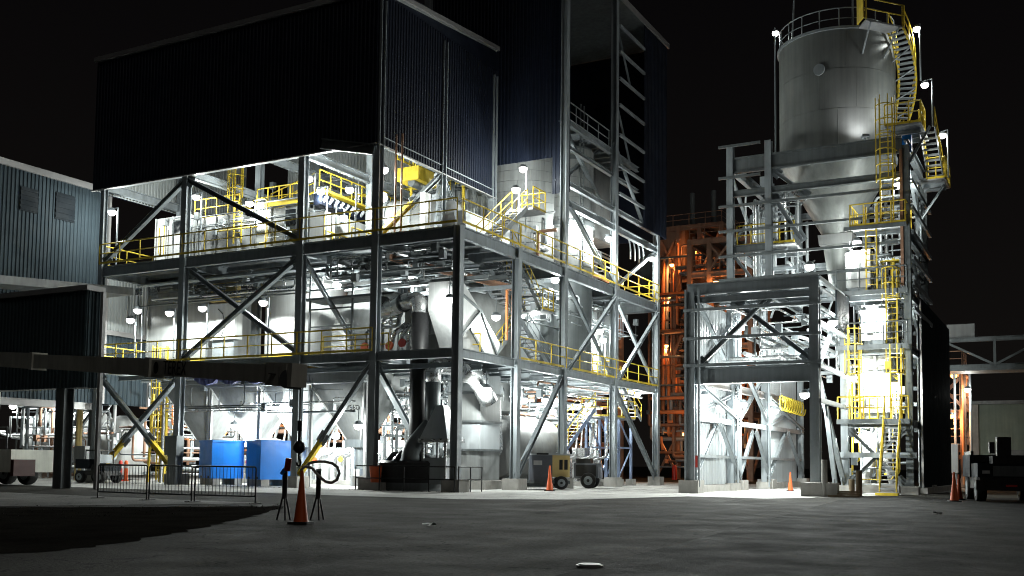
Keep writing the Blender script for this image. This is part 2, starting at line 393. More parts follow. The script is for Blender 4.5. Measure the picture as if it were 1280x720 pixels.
# cladding-level beams
for x in XS[:4]:
    for j in (0, 1): beam(PB, (x, YS[j]+.19, ZC+.2), (x, YS[j+1]-.19, ZC+.2), .45)
for i in range(3): beam(PB, (XS[i]+.19, 38.95, ZC+.25), (XS[i+1]-.19, 38.95, ZC+.25), .4)
for j in (2, 3):
    for z in (ZC+.35, ZC-.75): beam(PB, (-24, YS[j]+.19, z), (-24, YS[j+1]-.19, z), .3 if z > ZC else .42)
deck(PB, -47.15, -24.05, 38.98, 49.6, ZU-.06)
deck(PB, -28.5, -24.05, 49.64, 63.6, ZU-.06)
deck(PB, -47.15, -24.05, 38.98, 40.6, ZL, .8)
deck(PB, -27.0, -24.05, 40.64, 63.6, ZL)
deck(PB, -33.0, -27.04, 40.64, 44.4, ZL)
# railings
for i in range(4):
    rail(PB, (XS[i], 38.72, ZU), (XS[i+1], 38.72, ZU))
    if i < 3: rail(PB, (XS[i]+.02, 38.72, ZL), (XS[i+1]-.02, 38.72, ZL), m=YEL)
for j in range(4):
    rail(PB, (-23.83, YS[j]+.05, ZU), (-23.83, YS[j+1], ZU))
    if j > 0: rail(PB, (-23.83, YS[j]+.05, ZL), (-23.83, YS[j+1], ZL))
rail(PB, (-47.3, 38.8, ZU), (-47.3, 44.4, ZU)); rail(PB, (-47.3, 38.8, ZL), (-47.3, 44.4, ZL))
rail(PB, (-28.2, 42.6, ZL), (-25, 42.6, ZL)); rail(PB, (-33, 40.7, ZL), (-29, 40.7, ZL))
rail(PB, (-26.4, 57.2, ZL), (-24.2, 57.2, ZL), step=.9); rail(PB, (-26.2, 63.6, ZU), (-24.1, 63.6, ZU), step=.9)
# bracing, front wall
F = 38.9
brace(PB, (-40.7, F, ZL+.1), (-33.2, F, ZU-.8), .24); brace(PB, (-40.7, F+.27, ZU-.8), (-33.2, F+.27, ZL+.1), .22)
brace(PB, (-41.0, F, ZC-.2), (-46.9, F, ZU+.2), .24); brace(PB, (-40.8, F, ZC-.2), (-33.3, F, ZU+.2), .24)
ybrace(PB, (-47.0, F, ZL-.6), (-41.1, F, .7), .24); ybrace(PB, (-41.1, F+.27, ZL-.6), (-47.0, F+.27, .7), .24)
ybrace(PB, (-28.7, F, ZL-.6), (-32.8, F, .6), .22, .32)
brace(PB, (-33.0, F+.2, ZU-.8), (-33.0, 44.2, ZL+.2), .2); ybrace(PB, (-28.5, 39.1, 5.7), (-28.5, 44.2, .7), .24, .22)
ybrace(PB, (-29, 44.4, 3.9), (-26.2, 44.4, .7), .24, .45)
ybrace(PB, (-28.5, 44.2, 16.0), (-28.5, 39.3, ZU+.1), .24, .5); brace(PB, (-28.5, 44.6, 16.0), (-28.5, 48.2, ZU+.1), .16)
# bracing, right wall
G = -24.0
brace(PB, (G, 49.5, ZL-.6), (G, 44.6, .7), .22); brace(PB, (G, 56.8, ZL-.6), (G, 63.5, .6), .24)
brace(PB, (G, 50.0, ZU-.8), (G, 56.4, ZL), .16); brace(PB, (G+.2, 56.4, ZU-.8), (G+.2, 50.0, ZL), .18)
brace(PB, (G, 56.9, ZU-.8), (G, 63.5, ZL), .18); brace(PB, (G+.2, 63.5, ZU-.8), (G+.2, 56.9, ZL), .2)
brace(PB, (G, 50.0, ZC-.6), (G, 56.4, ZU), .2); brace(PB, (G, 63.5, ZC-.9), (G, 57.0, ZU), .18)
brace(PB, (G, 56.6, 20.6), (G, 61.2, ZC+.5), .16); brace(PB, (G-.5, 50.2, 20.2), (G-.5, 55.9, ZC+.5), .2); brace(PB, (G-.7, 55.9, 20.2), (G-.7, 50.2, ZC+.5), .2)
# upper box: navy cladding on two sides, grey liner behind, mono-pitch roof rising to the back
BX0, BX1, BY0, BY1 = -47.9, -28.45, 38.66, 50.0
clad(PB, NAVY, (BX0, BY0), (BX1, BY0), ZC, ZT); clad(PB, NAVY, (BX1, BY0), (BX1, BY1), ZC, ZT)
clad(PB, NAVY, (BX0, BY1), (BX0, BY0), ZC, ZT); clad(PB, LINER, (BX0+4.2, BY1), (BX1-.4, BY1), ZU, ZT+.4, 'liner_panel'); clad(PB, LINER, (BX0+.12, BY0+.2), (BX0+.12, BY1), ZC, ZT, 'liner_panel'); clad(PB, LINER, (BX1-.3, BY0+.12), (BX0+.3, BY0+.12), ZC+.02, ZT, 'liner_panel')
v = [(BX0, BY0, ZT), (BX1, BY0, ZT), (BX1, BY1, ZT+1.2), (BX0, BY1, ZT+1.2)]
v = [(x, y, z+.002) for x, y, z in v]+[(x, y, z+.16) for x, y, z in v]
rf = link('roof', newmesh('roof', v, [(3, 2, 1, 0), (4, 5, 6, 7), (0, 1, 5, 4), (1, 2, 6, 5), (2, 3, 7, 6), (3, 0, 4, 7)], LINER), PB)
mem('gable_panel', PB, NAVY, (BX1-.03, BY0+.1, ZT+.2), (BX1-.03, BY1, ZT+.6), .05, 1.1)
mem('eave_trim', rf, TRIM, (BX0-.1, BY0-.1, ZT+.16), (BX1+.12, BY0-.1, ZT+.16), .16, .24)
mem('eave_trim', rf, TRIM, (BX1+.1, BY0, ZT+.24), (BX1+.1, BY1+.1, ZT+1.36), .16, .22)
mem('sill_trim', PB, TRIM, (BX0-.02, BY0-.06, ZC-.03), (BX1+.02, BY0-.06, ZC-.03), .1, .06)
mem('sill_trim', PB, TRIM, (BX1+.06, BY0, ZC-.03), (BX1+.06, BY1, ZC-.03), .1, .06)
for i in range(12):
    y = BY0+1+i*.9; mem('purlin', PB, STEEL, (BX0+.2, y, ZT-.25+1.2*(y-BY0)/(BY1-BY0)), (BX1-.2, y, ZT-.25+1.2*(y-BY0)/(BY1-BY0)), .1, .2, 'channel')
for i in range(3):
    beam(PB, (XS[i]+3, 39.2, 17.6), (XS[i]+3, 49.6, 17.6), .45)
beam(PB, (-31.6, 38.5, 16.55), (-28.6, 38.62, 15.9), .5, .2, DARKST, 'monorail')
# stair tower: navy front and far-bay cladding, open girts between
TY0, TY1, TX0 = 50.02, 65.0, -33.2
clad(PB, NAVY, (TX0, TY0), (-24.9, TY0), 18.1, 29.6); clad(PB, NAVY, (-24.9, TY0), (-23.84, TY0), ZC-.15, 29.6, wd=1.1); clad(PB, NAVY, (-23.80, 60.9), (-23.80, TY1), ZC+.2, 29.6)
clad(PB, NAVY, (-23.8, TY1), (TX0, TY1), ZC+.2, 29.6); clad(PB, NAVY, (TX0, TY1), (TX0, TY0), ZC+.2, 29.6)
box('tower_roof', PB, DARKST, TX0-.1, -23.72, TY0-.1, TY1+.1, 29.62, 29.8)
mem('eave_trim', PB, TRIM, (-23.68, TY0+6.5, 29.70), (-23.68, TY1+.15, 29.70), .1, .34)
for z in (17.6, 19.3, 21.2, 23.05, 24.7, 26.36, 27.97): mem('girt', PB, STEEL, (-23.78, 56.8, z), (-23.78, 60.9, z), .14, .16, 'channel')
for k, z in enumerate((26.4, 21.5)): brace(PB, (G, 56.9, z+1.6), (G, 59.0, z-1.4), .1)
# inner walkway of the tower
deck(PB, -27.5, -24.25, 50.2, 61, 20.3, .9, axis='x')
beam(PB, (-24.2, 50.2, 20.1), (-24.2, 56.4, 20.1), .36); beam(PB, (-24.2, 56.8, 20.1), (-24.2, 60.8, 20.1), .3)
beam(PB, (-24.2, 50.2, 18.7), (-24.2, 60.8, 18.7), .2); rail(PB, (-24.3, 50.2, 20.3), (-24.3, 56.4, 20.3), m=STEEL)
box('duct_casing', PB, GREYD, -31.5, -25.6, 57.4, 60.6, 15.2, 20.0)
for k in range(4): sweep('hoop', PB, STEEL, [(-24.4, 59.2+k*.75, 15.9), (-24.1, 59.4+k*.75, 15.1), (-24.3, 59.9+k*.75, 14.2)], .05, 6, .5)
# stairs of the right wall
stair(PB, (-25.3, 43.4, ZU), (-25.3, 47.0, 14.6), .9, (1, 0, 0)); box('landing', PB, DECKM, -25.9, -24.5, 47.0, 48.4, 14.5, 14.6)
rail(PB, (-24.5, 47.0, 14.6), (-24.5, 48.4, 14.6), step=.7); rail(PB, (-25.9, 48.4, 14.6), (-24.5, 48.4, 14.6), step=.7)
stair(PB, (-25.0, 44.9, ZU), (-25.0, 48.0, 9.4), .9, (1, 0, 0), DARKST); box('landing', PB, DECKM, -27.0, -24.4, 48.0, 49.3, 9.3, 9.4)
rail(PB, (-24.4, 48.0, 9.4), (-24.4, 49.3, 9.4), step=.65)
stair(PB, (-26.4, 48.9, 9.3), (-26.4, 45.3, ZL), .9, (1, 0, 0)); stair(PB, (-26.6, 45.6, 11.2), (-25.6, 50.6, 6.5), .8, (1, 0, 0), STEEL, STEEL)
stair(PB, (-25.6, 51.6, 1.5), (-25.6, 56.6, 4.6), .9, (1, 0, 0), BLUEG); stair(PB, (-25.2, 63.0, 4.2), (-25.2, 59.4, ZL), .9, (1, 0, 0))
# blue-grey stair trestle at the far corner
for x in (-26.2, -24.9):
    for y in (57.6, 59.6, 61.6):
        mem('trestle_post', PB, BLUEG, (x, y, .4), (x, y, 4.2), .14, .14); box('trestle_pad', PB, CONC, x-.25, x+.25, y-.25, y+.25, 0, .4)
    for y in (57.6, 59.6):
        mem('trestle_brace', PB, BLUEG, (x, y, .5), (x, y+2, 2.3), .08, .08); mem('trestle_brace', PB, BLUEG, (x, y+2, 2.4), (x, y, 4.1), .08, .08)
        mem('trestle_rail', PB, BLUEG, (x, y, 2.35), (x, y+2, 2.35), .1, .1)
deck(PB, -26.4, -24.7, 57.4, 61.8, 4.2, 0); rail(PB, (-24.7, 57.4, 4.2), (-24.7, 61.8, 4.2), step=1.1); rail(PB, (-26.4, 57.4, 4.2), (-24.7, 57.4, 4.2), step=.8)
# secondary floor framing and cable trays seen from below
for k in range(5): mem('cable_tray', PB, STEEL, (-46, 40.6+k*1.9, 11.0), (-25.5, 40.6+k*1.9, 11.0), .5, .08)
for k in range(4): mem('crossbeam', PB, DARKST, (-31+1.4*k, 39.2, 10.9-.0*k), (-31+1.4*k, 49.3, 10.9), .16, .3, 'hbeam')
mem('monorail', PB, RUST, (-28.2, 39.5, 10.9), (-25.3, 46.2, 10.3), .16, .3, 'hbeam')
mem('hanger', PB, COPP, (-25.2, 46.3, 10.2), (-25.2, 46.3, 7.6), .18, .16, 'hbeam'); mem('hanger', PB, COPP, (-25.6, 46.3, 10.2), (-25.6, 46.3, 7.6), .1, .12)
for k in range(9): mem('floor_beam', PB, STEEL if k % 2 else DARKST, (-32.8, 40.2+k*.95, 10.75-.32*(k % 3)), (-24.3, 40.2+k*.95, 10.75-.32*(k % 3)), .12, .2, 'hbeam')
for k in range(6): mem('floor_beam', PB, STEEL, (-46.8, 40.0+k*1.6, 5.75), (-24.3, 40.0+k*1.6, 5.75), .14, .24, 'hbeam')
for k in range(6): mem('tray_support', PB, STEEL, (-32+k*.9, 41, 9.9), (-32+k*.9, 44.0, 10.7), .07, .07)

# ================================================================ vessels in the building
def ribs_box(p, m, x0, x1, y0, y1, z0, z1, step=1.1, name='body', rn='stiffener'):
    b = box(name, p, m, x0, x1, y0, y1, z0, z1)
    n = max(1, round((x1-x0)/step))
    for i in range(n+1):
        x = x0+(x1-x0)*i/n; mem(rn, b, m, (x, y0-.04, z0), (x, y0-.04, z1), .09, .08)
    n = max(1, round((y1-y0)/step))
    for i in range(n+1):
        y = y0+(y1-y0)*i/n; mem(rn, b, m, (x1+.04, y, z0), (x1+.04, y, z1), .08, .09)
    return b
t = thing('filter_vessel', 'plain grey flat-sided filter vessel on the lower deck by the warehouse', 'vessel', (-45, 44, ZL))
ribs_box(t, GREYV, -47.2, -42.5, 42.3, 46.5, ZL+.1, 11.3, 2.3); box('skirt', t, YEL, -47.0, -42.6, 42.1, 46.3, ZL, ZL+.5)
t = thing('filter_vessel', 'round white filter vessel on the lower deck behind the crossed braces', 'vessel', (-37.4, 44.6, ZL))
lathe('body', t, WHITE, [(2.2, ZL+.6), (2.2, 11.4)], (-37.4, 44.6, 0), 48); lathe('skirt', t, YEL, [(2.35, ZL), (2.35, ZL+.55)], (-37.4, 44.6, 0), 40)
lathe('flange', t, GREYV, [(2.3, 10.9), (2.3, 11.0)], (-37.4, 44.6, 0), 40)
t = thing('access_panel', 'white instrument cabinet with looping cable between the two filter vessels', 'cabinet', (-40.9, 42.0, ZL))
box('cabinet', t, WHITE, -42.2, -40.2, 42.0, 42.6, 7.9, 9.9); box('stand', t, STEEL, -42.0, -40.4, 42.2, 42.5, ZL, 7.9)
sweep('cable', t, BLACK, [(-41.4, 41.95, 9.6), (-41.0, 41.9, 9.3), (-40.8, 41.9, 8.6), (-41.1, 41.95, 8.1)], .025, 6)
box('guard', t, TAN, -42.1, -40.3, 42.05, 42.5, 10.0, 11.2)
t = thing('cyclone_cone', 'pale grey inverted cone vessel beside the pipe manifold on the lower deck', 'vessel', (-32.8, 44.5, ZL))
lathe('cone', t, GREYV, [(2.3, ZL+.2), (2.3, 8.4), (1.3, 10.8), (.7, 11.3)], (-33.2, 45.3, 0), 36)
t = thing('lifting_frame', 'thin steel access frame standing before the pale cone vessel', 'frame', (-32, 41, ZL))
for x in (-34.3, -31.6):
    mem('post', t, DARKST, (x, 41.2, ZL), (x, 41.2, 10.9), .09, .09)
for z in (8.1, 9.0, 10.0): mem('rail', t, DARKST, (-34.3, 41.2, z), (-31.6, 41.2, z), .07, .07)
box('canopy', t, DARKST, -34.5, -28.9, 40.9, 42.6, 9.45, 9.55)
# hoppers under the lower deck
for i, (x, lab, tx) in enumerate(((-42.5, 'grey pyramid hopper without lettering, nearest the yellow caged ladder', None), (-38.95, 'grey pyramid hopper lettered BH-756C above the blue bins', 'BH-756C'),
                                  (-35.5, 'plain blue-grey pyramid hopper between the two lettered hoppers', None), (-32.1, 'grey pyramid hopper lettered BH-756D behind the yellow-footed brace', 'BH-756D'))):
    t = thing('discharge_hopper', lab, 'hopper', (x, 42.6, 2.2), 'hoppers under the lower deck')
    frust('cone', t, GREYV if i != 2 else LTCL, (x-.45, x+.45, 42.2, 43.1), 2.4, (x-1.68, x+1.68, 40.75, 44.5), 5.2)
    box('rim', t, GREYV, x-1.69, x+1.69, 40.7, 44.55, 5.2, 5.75); box('gate_valve', t, STEEL, x-.5, x+.5, 42.1, 43.2, 2.0, 2.4)
    lathe('spout', t, STEEL, [(.25, .9), (.25, 2.0)], (x, 42.65, 0), 12)
    for sx in (-1.72, 1.72):
        mem('leg', t, WHITE, (x+sx*.98, 40.9, 0), (x+sx*.98, 40.9, 5.2), .12, .12); mem('leg', t, WHITE, (x+sx*.98, 44.4, 0), (x+sx*.98, 44.4, 5.2), .12, .12)
        mem('edge_angle', t, WHITE, (x+sx*.26, 42.17, 2.4), (x+sx*.98, 40.72, 5.2), .07, .07)
    if tx:
        s = (42.2-40.75)/2.8; z = 3.95; yy = 42.2-(z-2.4)*s
        text('lettering', t, INK, tx, .38, (x+.25, yy-.02, z), (1, 0, 0), (0, -s, 1))
t = thing('blue_tarpaulin', 'blue-grey tarpaulin draped in swags under the lower deck edge', 'tarpaulin', (-40, 39.8, 5.3))
vv = []; ff = []; n = 40
for i in range(n+1):
    x = -40.6+6.6*i/n; sag = .28*abs(math.sin(i/n*math.pi*4)); o = .1*math.sin(i*1.7)
    vv += [(x, 39.6+o, 5.75), (x, 39.55+o*.5, 5.45-sag), (x, 39.75+o, 5.4-sag*.8), (x, 39.8+o, 5.72)]
for i in range(n):
    for k in range(3): ff.append((i*4+k, i*4+k+1, i*4+k+5, i*4+k+4))
    ff.append((i*4+3, i*4, i*4+4, i*4+7))
link('sheet', newmesh('sheet', vv, ff, mat('tarpaulin_blue', (.12, .13, .3), .5, 0, .2, 2)), t)
# upper deck units
t = thing('filter_housing', 'white filter housing with a small dark window at the far-left of the upper deck', 'housing', (-45.6, 43, ZU))
ribs_box(t, WHITE, -46.9, -44.2, 42.4, 45.2, ZU+.05, 15.3, 1.35); box('window', t, GLASSD, -45.6, -44.8, 42.33, 42.38, 14.3, 15.0)
t = thing('filter_housing', 'grey panelled filter housing beside the yellow caged ladder on the upper deck', 'housing', (-42.4, 43, ZU))
ribs_box(t, GREYV, -44.0, -40.6, 42.5, 45.4, ZU+.05, 15.0, .85); rail(t, (-44, 42.5, 15.0), (-40.6, 42.5, 15.0), step=.85); ladder(t, (-40.3, 42.1, ZU+1.2), 3.4, (0, -1, 0), .55)
t = thing('filter_housing', 'grey filter housing with square window and yellow railed roof on the upper deck', 'housing', (-37.8, 43, ZU))
ribs_box(t, GREYV, -39.3, -36.2, 42.5, 45.4, ZU+.05, 15.0, 1.0); box('window', t, GLASSD, -37.2, -36.5, 42.42, 42.48, 13.9, 14.8)
rail(t, (-39.3, 42.5, 15.1), (-36.2, 42.5, 15.1), step=.8); rail(t, (-39.3, 43.6, 15.1), (-36.2, 43.6, 15.9), step=.8); box('toe_board', t, YEL, -39.3, -36.2, 42.3, 42.42, 15.05, 15.35)
t = thing('pulse_header', 'dark blue pulse header with a row of white valves and yellow platform', 'manifold', (-34, 44, ZU))
h0, h1 = V((-34.0, 41.2, 14.75)), V((-34.0, 48.4, 14.55))
mem('header', t, NAVY, h0, h1, .5, .6); mem('platform', t, YEL, h0+V((.1, 0, .5)), h1+V((.1, 0, .5)), .5, .1)
for k in range(16):
    q = h0+(h1-h0)*((k+.5)/16)+V((.3, 0, 0)); rod('valve', t, LTCL, q+V((-.1, 0, -.1)), q+V((.16, 0, .14)), .09, 'cyl')
box('cabinet', t, WHITE, -34.8, -33.8, 41.6, 48.4, ZU+.05, 14.2); rail(t, (-33.9, 41.2, 15.2), (-33.9, 48.4, 15.2), step=.9)
for x in (-33.6, -31.9): rail(t, (x, 41.4, ZU), (x, 43.2, ZU), step=.6)
t = thing('relief_riser', 'red riser pipe standing against the tall corner column of the upper deck', 'pipe', (-28.9, 39.6, ZU))
rod('riser', t, REDM, (-29.0, 39.7, ZU), (-29.0, 39.7, 14.6), .13, 'cyl'); rod('cap', t, REDM, (-29.0, 39.7, 14.6), (-29.0, 39.7, 14.75), .18, 'cyl')
t = thing('conduit_riser', 'pair of thin rust conduit pipes rising beside the tall corner column', 'pipe', (-27.9, 39.3, ZU))
for k in range(2): rod('conduit', t, RUST, (-28.0+.35*k, 39.6, ZU), (-28.0+.35*k, 39.6, ZC+.6), .05)
t = thing('hoist', 'yellow overhead hoist hanging from the cladding frame above the upper deck', 'hoist', (-27.6, 43, 15))
h = gx(525, 222, -29.6); hx, hy, hz = h.x, h.y, h.z
box('body', t, YEL, hx-.8, hx+.5, hy-.9, hy+.9, hz-.35, hz+.35); box('motor', t, YEL, hx-.3, hx+.3, hy+.9, hy+1.5, hz-.2, hz+.25); rod('drum', t, DARKST, (hx, hy-.8, hz-.45), (hx, hy+.8, hz-.45), .22, 'cyl')
for k in (-.6, .6): mem('hanger', t, YEL, (hx, hy+k, hz+.35), (hx, hy+k, hz+1.5), .08, .08)
rail(t, (hx-.6, hy-1.2, hz+.7), (hx-.6, hy+1.6, hz+.7), .7, step=.6)
t = thing('mixing_drum', 'grey ribbed process drum on the upper deck below the yellow hoist', 'vessel', (-31, 44, ZU))
lathe('drum', t, GREYV, [(1.2, -2.4), (1.45, -2.1), (1.45, 2.1), (1.2, 2.4)], None, 28, xf((-30.6, 45.2, 13.7), rz=R(20), ry=R(90)))
for k in (-1.4, 0, 1.4): lathe('band', t, STEEL, [(1.5, k-.05), (1.5, k+.05)], None, 28, xf((-30.6, 45.2, 13.7), rz=R(20), ry=R(90)))
box('saddle', t, STEEL, -31.8, -29.4, 44.6, 45.8, ZU, 12.6)
t = thing('duct_run', 'pale grey rectangular duct along the open side of the upper deck', 'duct', (-27.2, 46, ZU))
box('duct', t, LTCL, -28.3, -27.3, 44.9, 49.6, ZU+.6, ZU+2.3); box('duct', t, WHITE, -28.2, -27.9, 42.0, 42.5, ZU, ZU+2.6)
for k in range(3): box('support', t, STEEL, -28.1, -27.5, 45.2+k*2, 45.35+k*2, ZU, ZU+.6)
# big plated tank and banded stack
def plated(p, m, c, r, z0, z1, rings, seg, rows):
    """individually lapped shell plates"""
    for j in range(rows):
        za = z0+(z1-z0)*j/rows; zb = z0+(z1-z0)*(j+1)/rows-.03; k = 12
        for i in range(seg):
            a0 = 2*math.pi*(i+.5*(j % 2))/seg+.004; a1 = 2*math.pi*(i+1+.5*(j % 2))/seg-.004
            mid = (a0+a1)/2
            if math.cos(mid-R(-61)) < -.25: continue
            vv = []; n = 7
            for q in range(n+1):
                a = a0+(a1-a0)*q/n
                for rr, zz in ((r, za), (r, zb), (r-.03, zb), (r-.03, za)): vv.append((c[0]+rr*math.cos(a), c[1]+rr*math.sin(a), zz))
            ff = []
            for q in range(n):
                for e in range(4): ff.append((q*4+e, (q+1)*4+e, (q+1)*4+(e+1) % 4, q*4+(e+1) % 4))
            ff += [(0, 1, 2, 3), (n*4+3, n*4+2, n*4+1, n*4)]
            link('shell_plate', newmesh('shell_plate', vv, ff, m), p)
t = thing('plated_tank', 'wide pale grey plated tank behind the tall pole lamp on the upper deck', 'tank', (-28.5, 54, ZU))
lathe('shell', t, DARKST, [(2.46, ZL), (2.46, 22.5), (1.2, 23)], (-28.6, 53.8, 0), 48); plated(t, GREYV, (-28.6, 53.8), 2.5, ZU+.1, 20.6, 6, 10, 14)
t = thing('banded_stack', 'slim pale banded stack rising inside the navy tower', 'stack', (-25.8, 54.3, ZL))
lathe('shell', t, DARKST, [(1.33, ZL), (1.33, 19.7)], (-25.85, 54.3, 0), 40); plated(t, GREYV, (-25.85, 54.3), 1.37, ZU+.1, 19.6, 6, 8, 13)
for z in (15.2, 17.2, 19.0): lathe('band', t, DARKST, [(1.46, z-.12), (1.46, z+.12)], (-25.85, 54.3, 0), 40)
ladder(t, (-24.6, 53.2, ZU), 9, (1, 0, 0), .45, False, DARKST)
t = thing('bag_filter', 'tall grey panelled bag filter on the lower deck at the far end', 'vessel', (-27.4, 60, ZL))
b = box('body', t, GREYV, -30, -26.6, 57.4, 63.4, ZL+.4, 11.2)
for k in range(5): box('panel', b, LTCL if k % 2 else GREYV, -26.58, -26.52, 57.5+k*1.2, 58.62+k*1.2, ZL+.6, 11.1)
box('plenum', t, LTCL, -29.8, -26.7, 51.4, 57.0, ZL+.3, 10.4)
t = thing('grey_vessel', 'smooth grey lettered vessel behind the stairs on the lower deck', 'vessel', (-28, 48.5, ZL))
lathe('shell', t, GREYV, [(1.9, ZL+.1), (1.9, 9.4), (1.4, 10.4), (.7, 10.9)], (-28.2, 47.6, 0), 40)
text('lettering', t, INK, 'SAC-751', .32, (-27.45, 45.82, 7.95), (.92, .38, 0))
t = thing('chute_box', 'angular silver transfer chute with bolted seams on the lower deck corner', 'chute', (-25.6, 43.4, ZL))
def slab(name, p, m, pts, y0, y1):
    n = len(pts); vv = [(x, y0, z) for x, z in pts]+[(x, y1, z) for x, z in pts]
    return link(name, newmesh(name, vv, [tuple(range(n)), tuple(range(2*n-1, n-1, -1))]+[(i, n+i, n+(i+1) % n, (i+1) % n) for i in range(n)], m), p)
def slabx(name, p, m, pts, x0, x1):
    n = len(pts); vv = [(x0, y, z) for y, z in pts]+[(x1, y, z) for y, z in pts]
    return link(name, newmesh(name, vv, [tuple(range(n-1, -1, -1)), tuple(range(n, 2*n))]+[(i, (i+1) % n, n+(i+1) % n, n+i) for i in range(n)], m), p)
slabx('casing', t, WHITE, [(40.3, 9.7), (41.6, 9.9), (45.3, 7.3), (44.9, 6.6), (41.5, 6.5), (40.3, 8.4)], -26.5, -25.4)
for (p0, p1) in (((41.0, 6.9), (43.3, 8.7)), ((42.3, 7.7), (43.6, 6.6)), ((43.3, 8.7), (44.9, 6.7)), ((40.4, 9.6), (43.3, 8.7))):
    mem('seam_flange', t, DARKST, (-25.37, p0[0], p0[1]), (-25.37, p1[0], p1[1]), .1, .12)
t = thing('white_hood', 'brightly lit white hood behind the black vertical duct on the lower deck', 'hood', (-28.3, 44.3, ZL))
box('hood', t, WHITE, -28.9, -26.7, 41.9, 43.4, 7.5, 9.3); box('base', t, GREYV, -28.7, -26.9, 42.0, 43.3, ZL, 7.5)
for x in (-28.2, -27.4): mem('seam', t, GREYD, (x, 41.88, 7.5), (x, 41.88, 9.3), .04, .03)
t = thing('blower_duct', 'black vertical duct with silver elbow passing through the lower deck', 'duct', (-27.05, 40.5, .4))
sweep('duct', t, BLACK, [(-27.05, 40.45, 1.2), (-27.05, 40.45, 8.3)], .42, 20)
sweep('elbow', t, STAIN, [(-27.05, 40.45, 8.25), (-27.05, 40.45, 8.95), (-28.0, 40.7, 9.0), (-29.0, 41.0, 8.75), (-30.2, 41.3, 8.7)], .40, 18, .6)
for x in (-28.2, -29.6): lathe('clamp', t, DARKST, [(.46, -.06), (.46, .06)], None, 18, xf((x, 40.75-(x+28.2)*.25, 8.92), ry=R(90), rz=R(-14)))
t = thing('blower_duct', 'dark angled duct with bright elbow below the lower deck', 'duct', (-26.1, 40.0, .4))
sweep('duct', t, DARKST, [(-26.15, 40.3, 2.9), (-26.15, 40.3, 5.5)], .36, 18); sweep('elbow', t, STAIN, [(-26.15, 40.3, 5.0), (-26.15, 40.3, 5.75), (-26.15, 41.4, 5.85), (-26.1, 42.2, 5.8)], .37, 18, .5)
sweep('duct', t, DARKST, [(-26.2, 40.3, 3.0), (-26.9, 39.7, 1.9), (-27.0, 39.7, .4)], .42, 12, .3)
t = thing('cone_feeder', 'silver cone feeder on a steel stand between the two corner plinths', 'feeder', (-25.6, 39.8, 0))
frust('cone', t, LTCL, (-26.25, -24.75, 39.4, 40.8), 2.35, (-25.7, -25.3, 39.9, 40.3), 3.9)
box('lip', t, STAIN, -26.3, -24.7, 39.35, 40.85, 2.2, 2.36)
for x in (-26.1, -24.9):
    for y in (39.5, 40.7): mem('leg', t, STAIN, (x, y, 0), (x, y, 2.2), .1, .1)
box('drum', t, LTCL, -26.1, -25.0, 39.6, 40.6, .3, 1.5)
t = thing('pump_tub', 'low black pump tub with coiled hoses between the two corner plinths', 'tub', (-27.4, 39.8, 0))
lathe('tub', t, BLACK, [(1.45, .1), (1.55, 1.25), (1.45, 1.35)], (-27.2, 40.2, 0), 24); lathe('base', t, DARKST, [(1.5, 0), (1.5, .35)], (-27.2, 40.2, 0), 24)
for k in range(4): sweep('hose', t, BLACK, [(-28.2+k*.45, 39.7, 1.3), (-28.0+k*.5, 39.9, 1.75+.1*(k % 2)), (-27.6+k*.4, 40.4, 1.45)], .12, 8, .3)
t = thing('scrubber_stack', 'silver sectional scrubber column with dark flanges below the lower deck', 'stack', (-26.2, 45, 0))
for k, (z0, z1) in enumerate(((.45, 1.9), (1.95, 3.3), (3.35, 4.7), (4.75, 5.9))):
    box('section', t, LTCL if k % 2 else GREYV, -27.6, -25.7, 43.9, 45.9, z0, z1); box('flange', t, DARKST, -27.7, -25.6, 43.8, 46.0, z1-.02, z1+.08)
box('base', t, CONC, -28, -25.0, 43.2, 46.4, 0, .42)
slabx('breeching', t, STAIN, [(45.8, 1.2), (46.6, 2.0), (46.2, 5.6), (45.8, 5.6)], -27.4, -25.9)
sweep('elbow', t, STAIN, [(-25.3, 41.2, 5.55), (-25.2, 42.6, 5.5), (-25.1, 43.7, 4.3)], .46, 18, .8)
t = thing('horizontal_tank', 'large grey horizontal tank lying on saddles behind the tow-behind generator', 'tank', (-27, 51, 0))
lathe('shell', t, GREYD, [(.9, -3.3), (1.6, -2.8), (1.75, -2.3), (1.75, 2.6), (1.5, 3.1), (.7, 3.4)], None, 36, xf((-27.3, 50.6, 2.15), rz=R(90), ry=R(90)))
for y in (48.6, 52.4): box('saddle', t, STEEL, -28.5, -26.1, y-.2, y+.2, 0, 1.0)
t = thing('reactor_vessel', 'pale grey vessel with round manway above the horizontal tank', 'vessel', (-28.4, 51, 3.4))
lathe('shell', t, GREYV, [(.3, 3.9), (1.3, 4.1), (1.5, 4.4), (1.5, 5.6)], (-28.0, 49.4, 0), 30); lathe('manway', t, STEEL, [(.42, 0), (.42, .25)], None, 16, xf((-26.6, 49.2, 4.9), ry=R(90)))
for s in (-1, 1): mem('leg', t, STEEL, (-28+s, 49.4, 0), (-28+s, 49.4, 4.2), .14, .14)
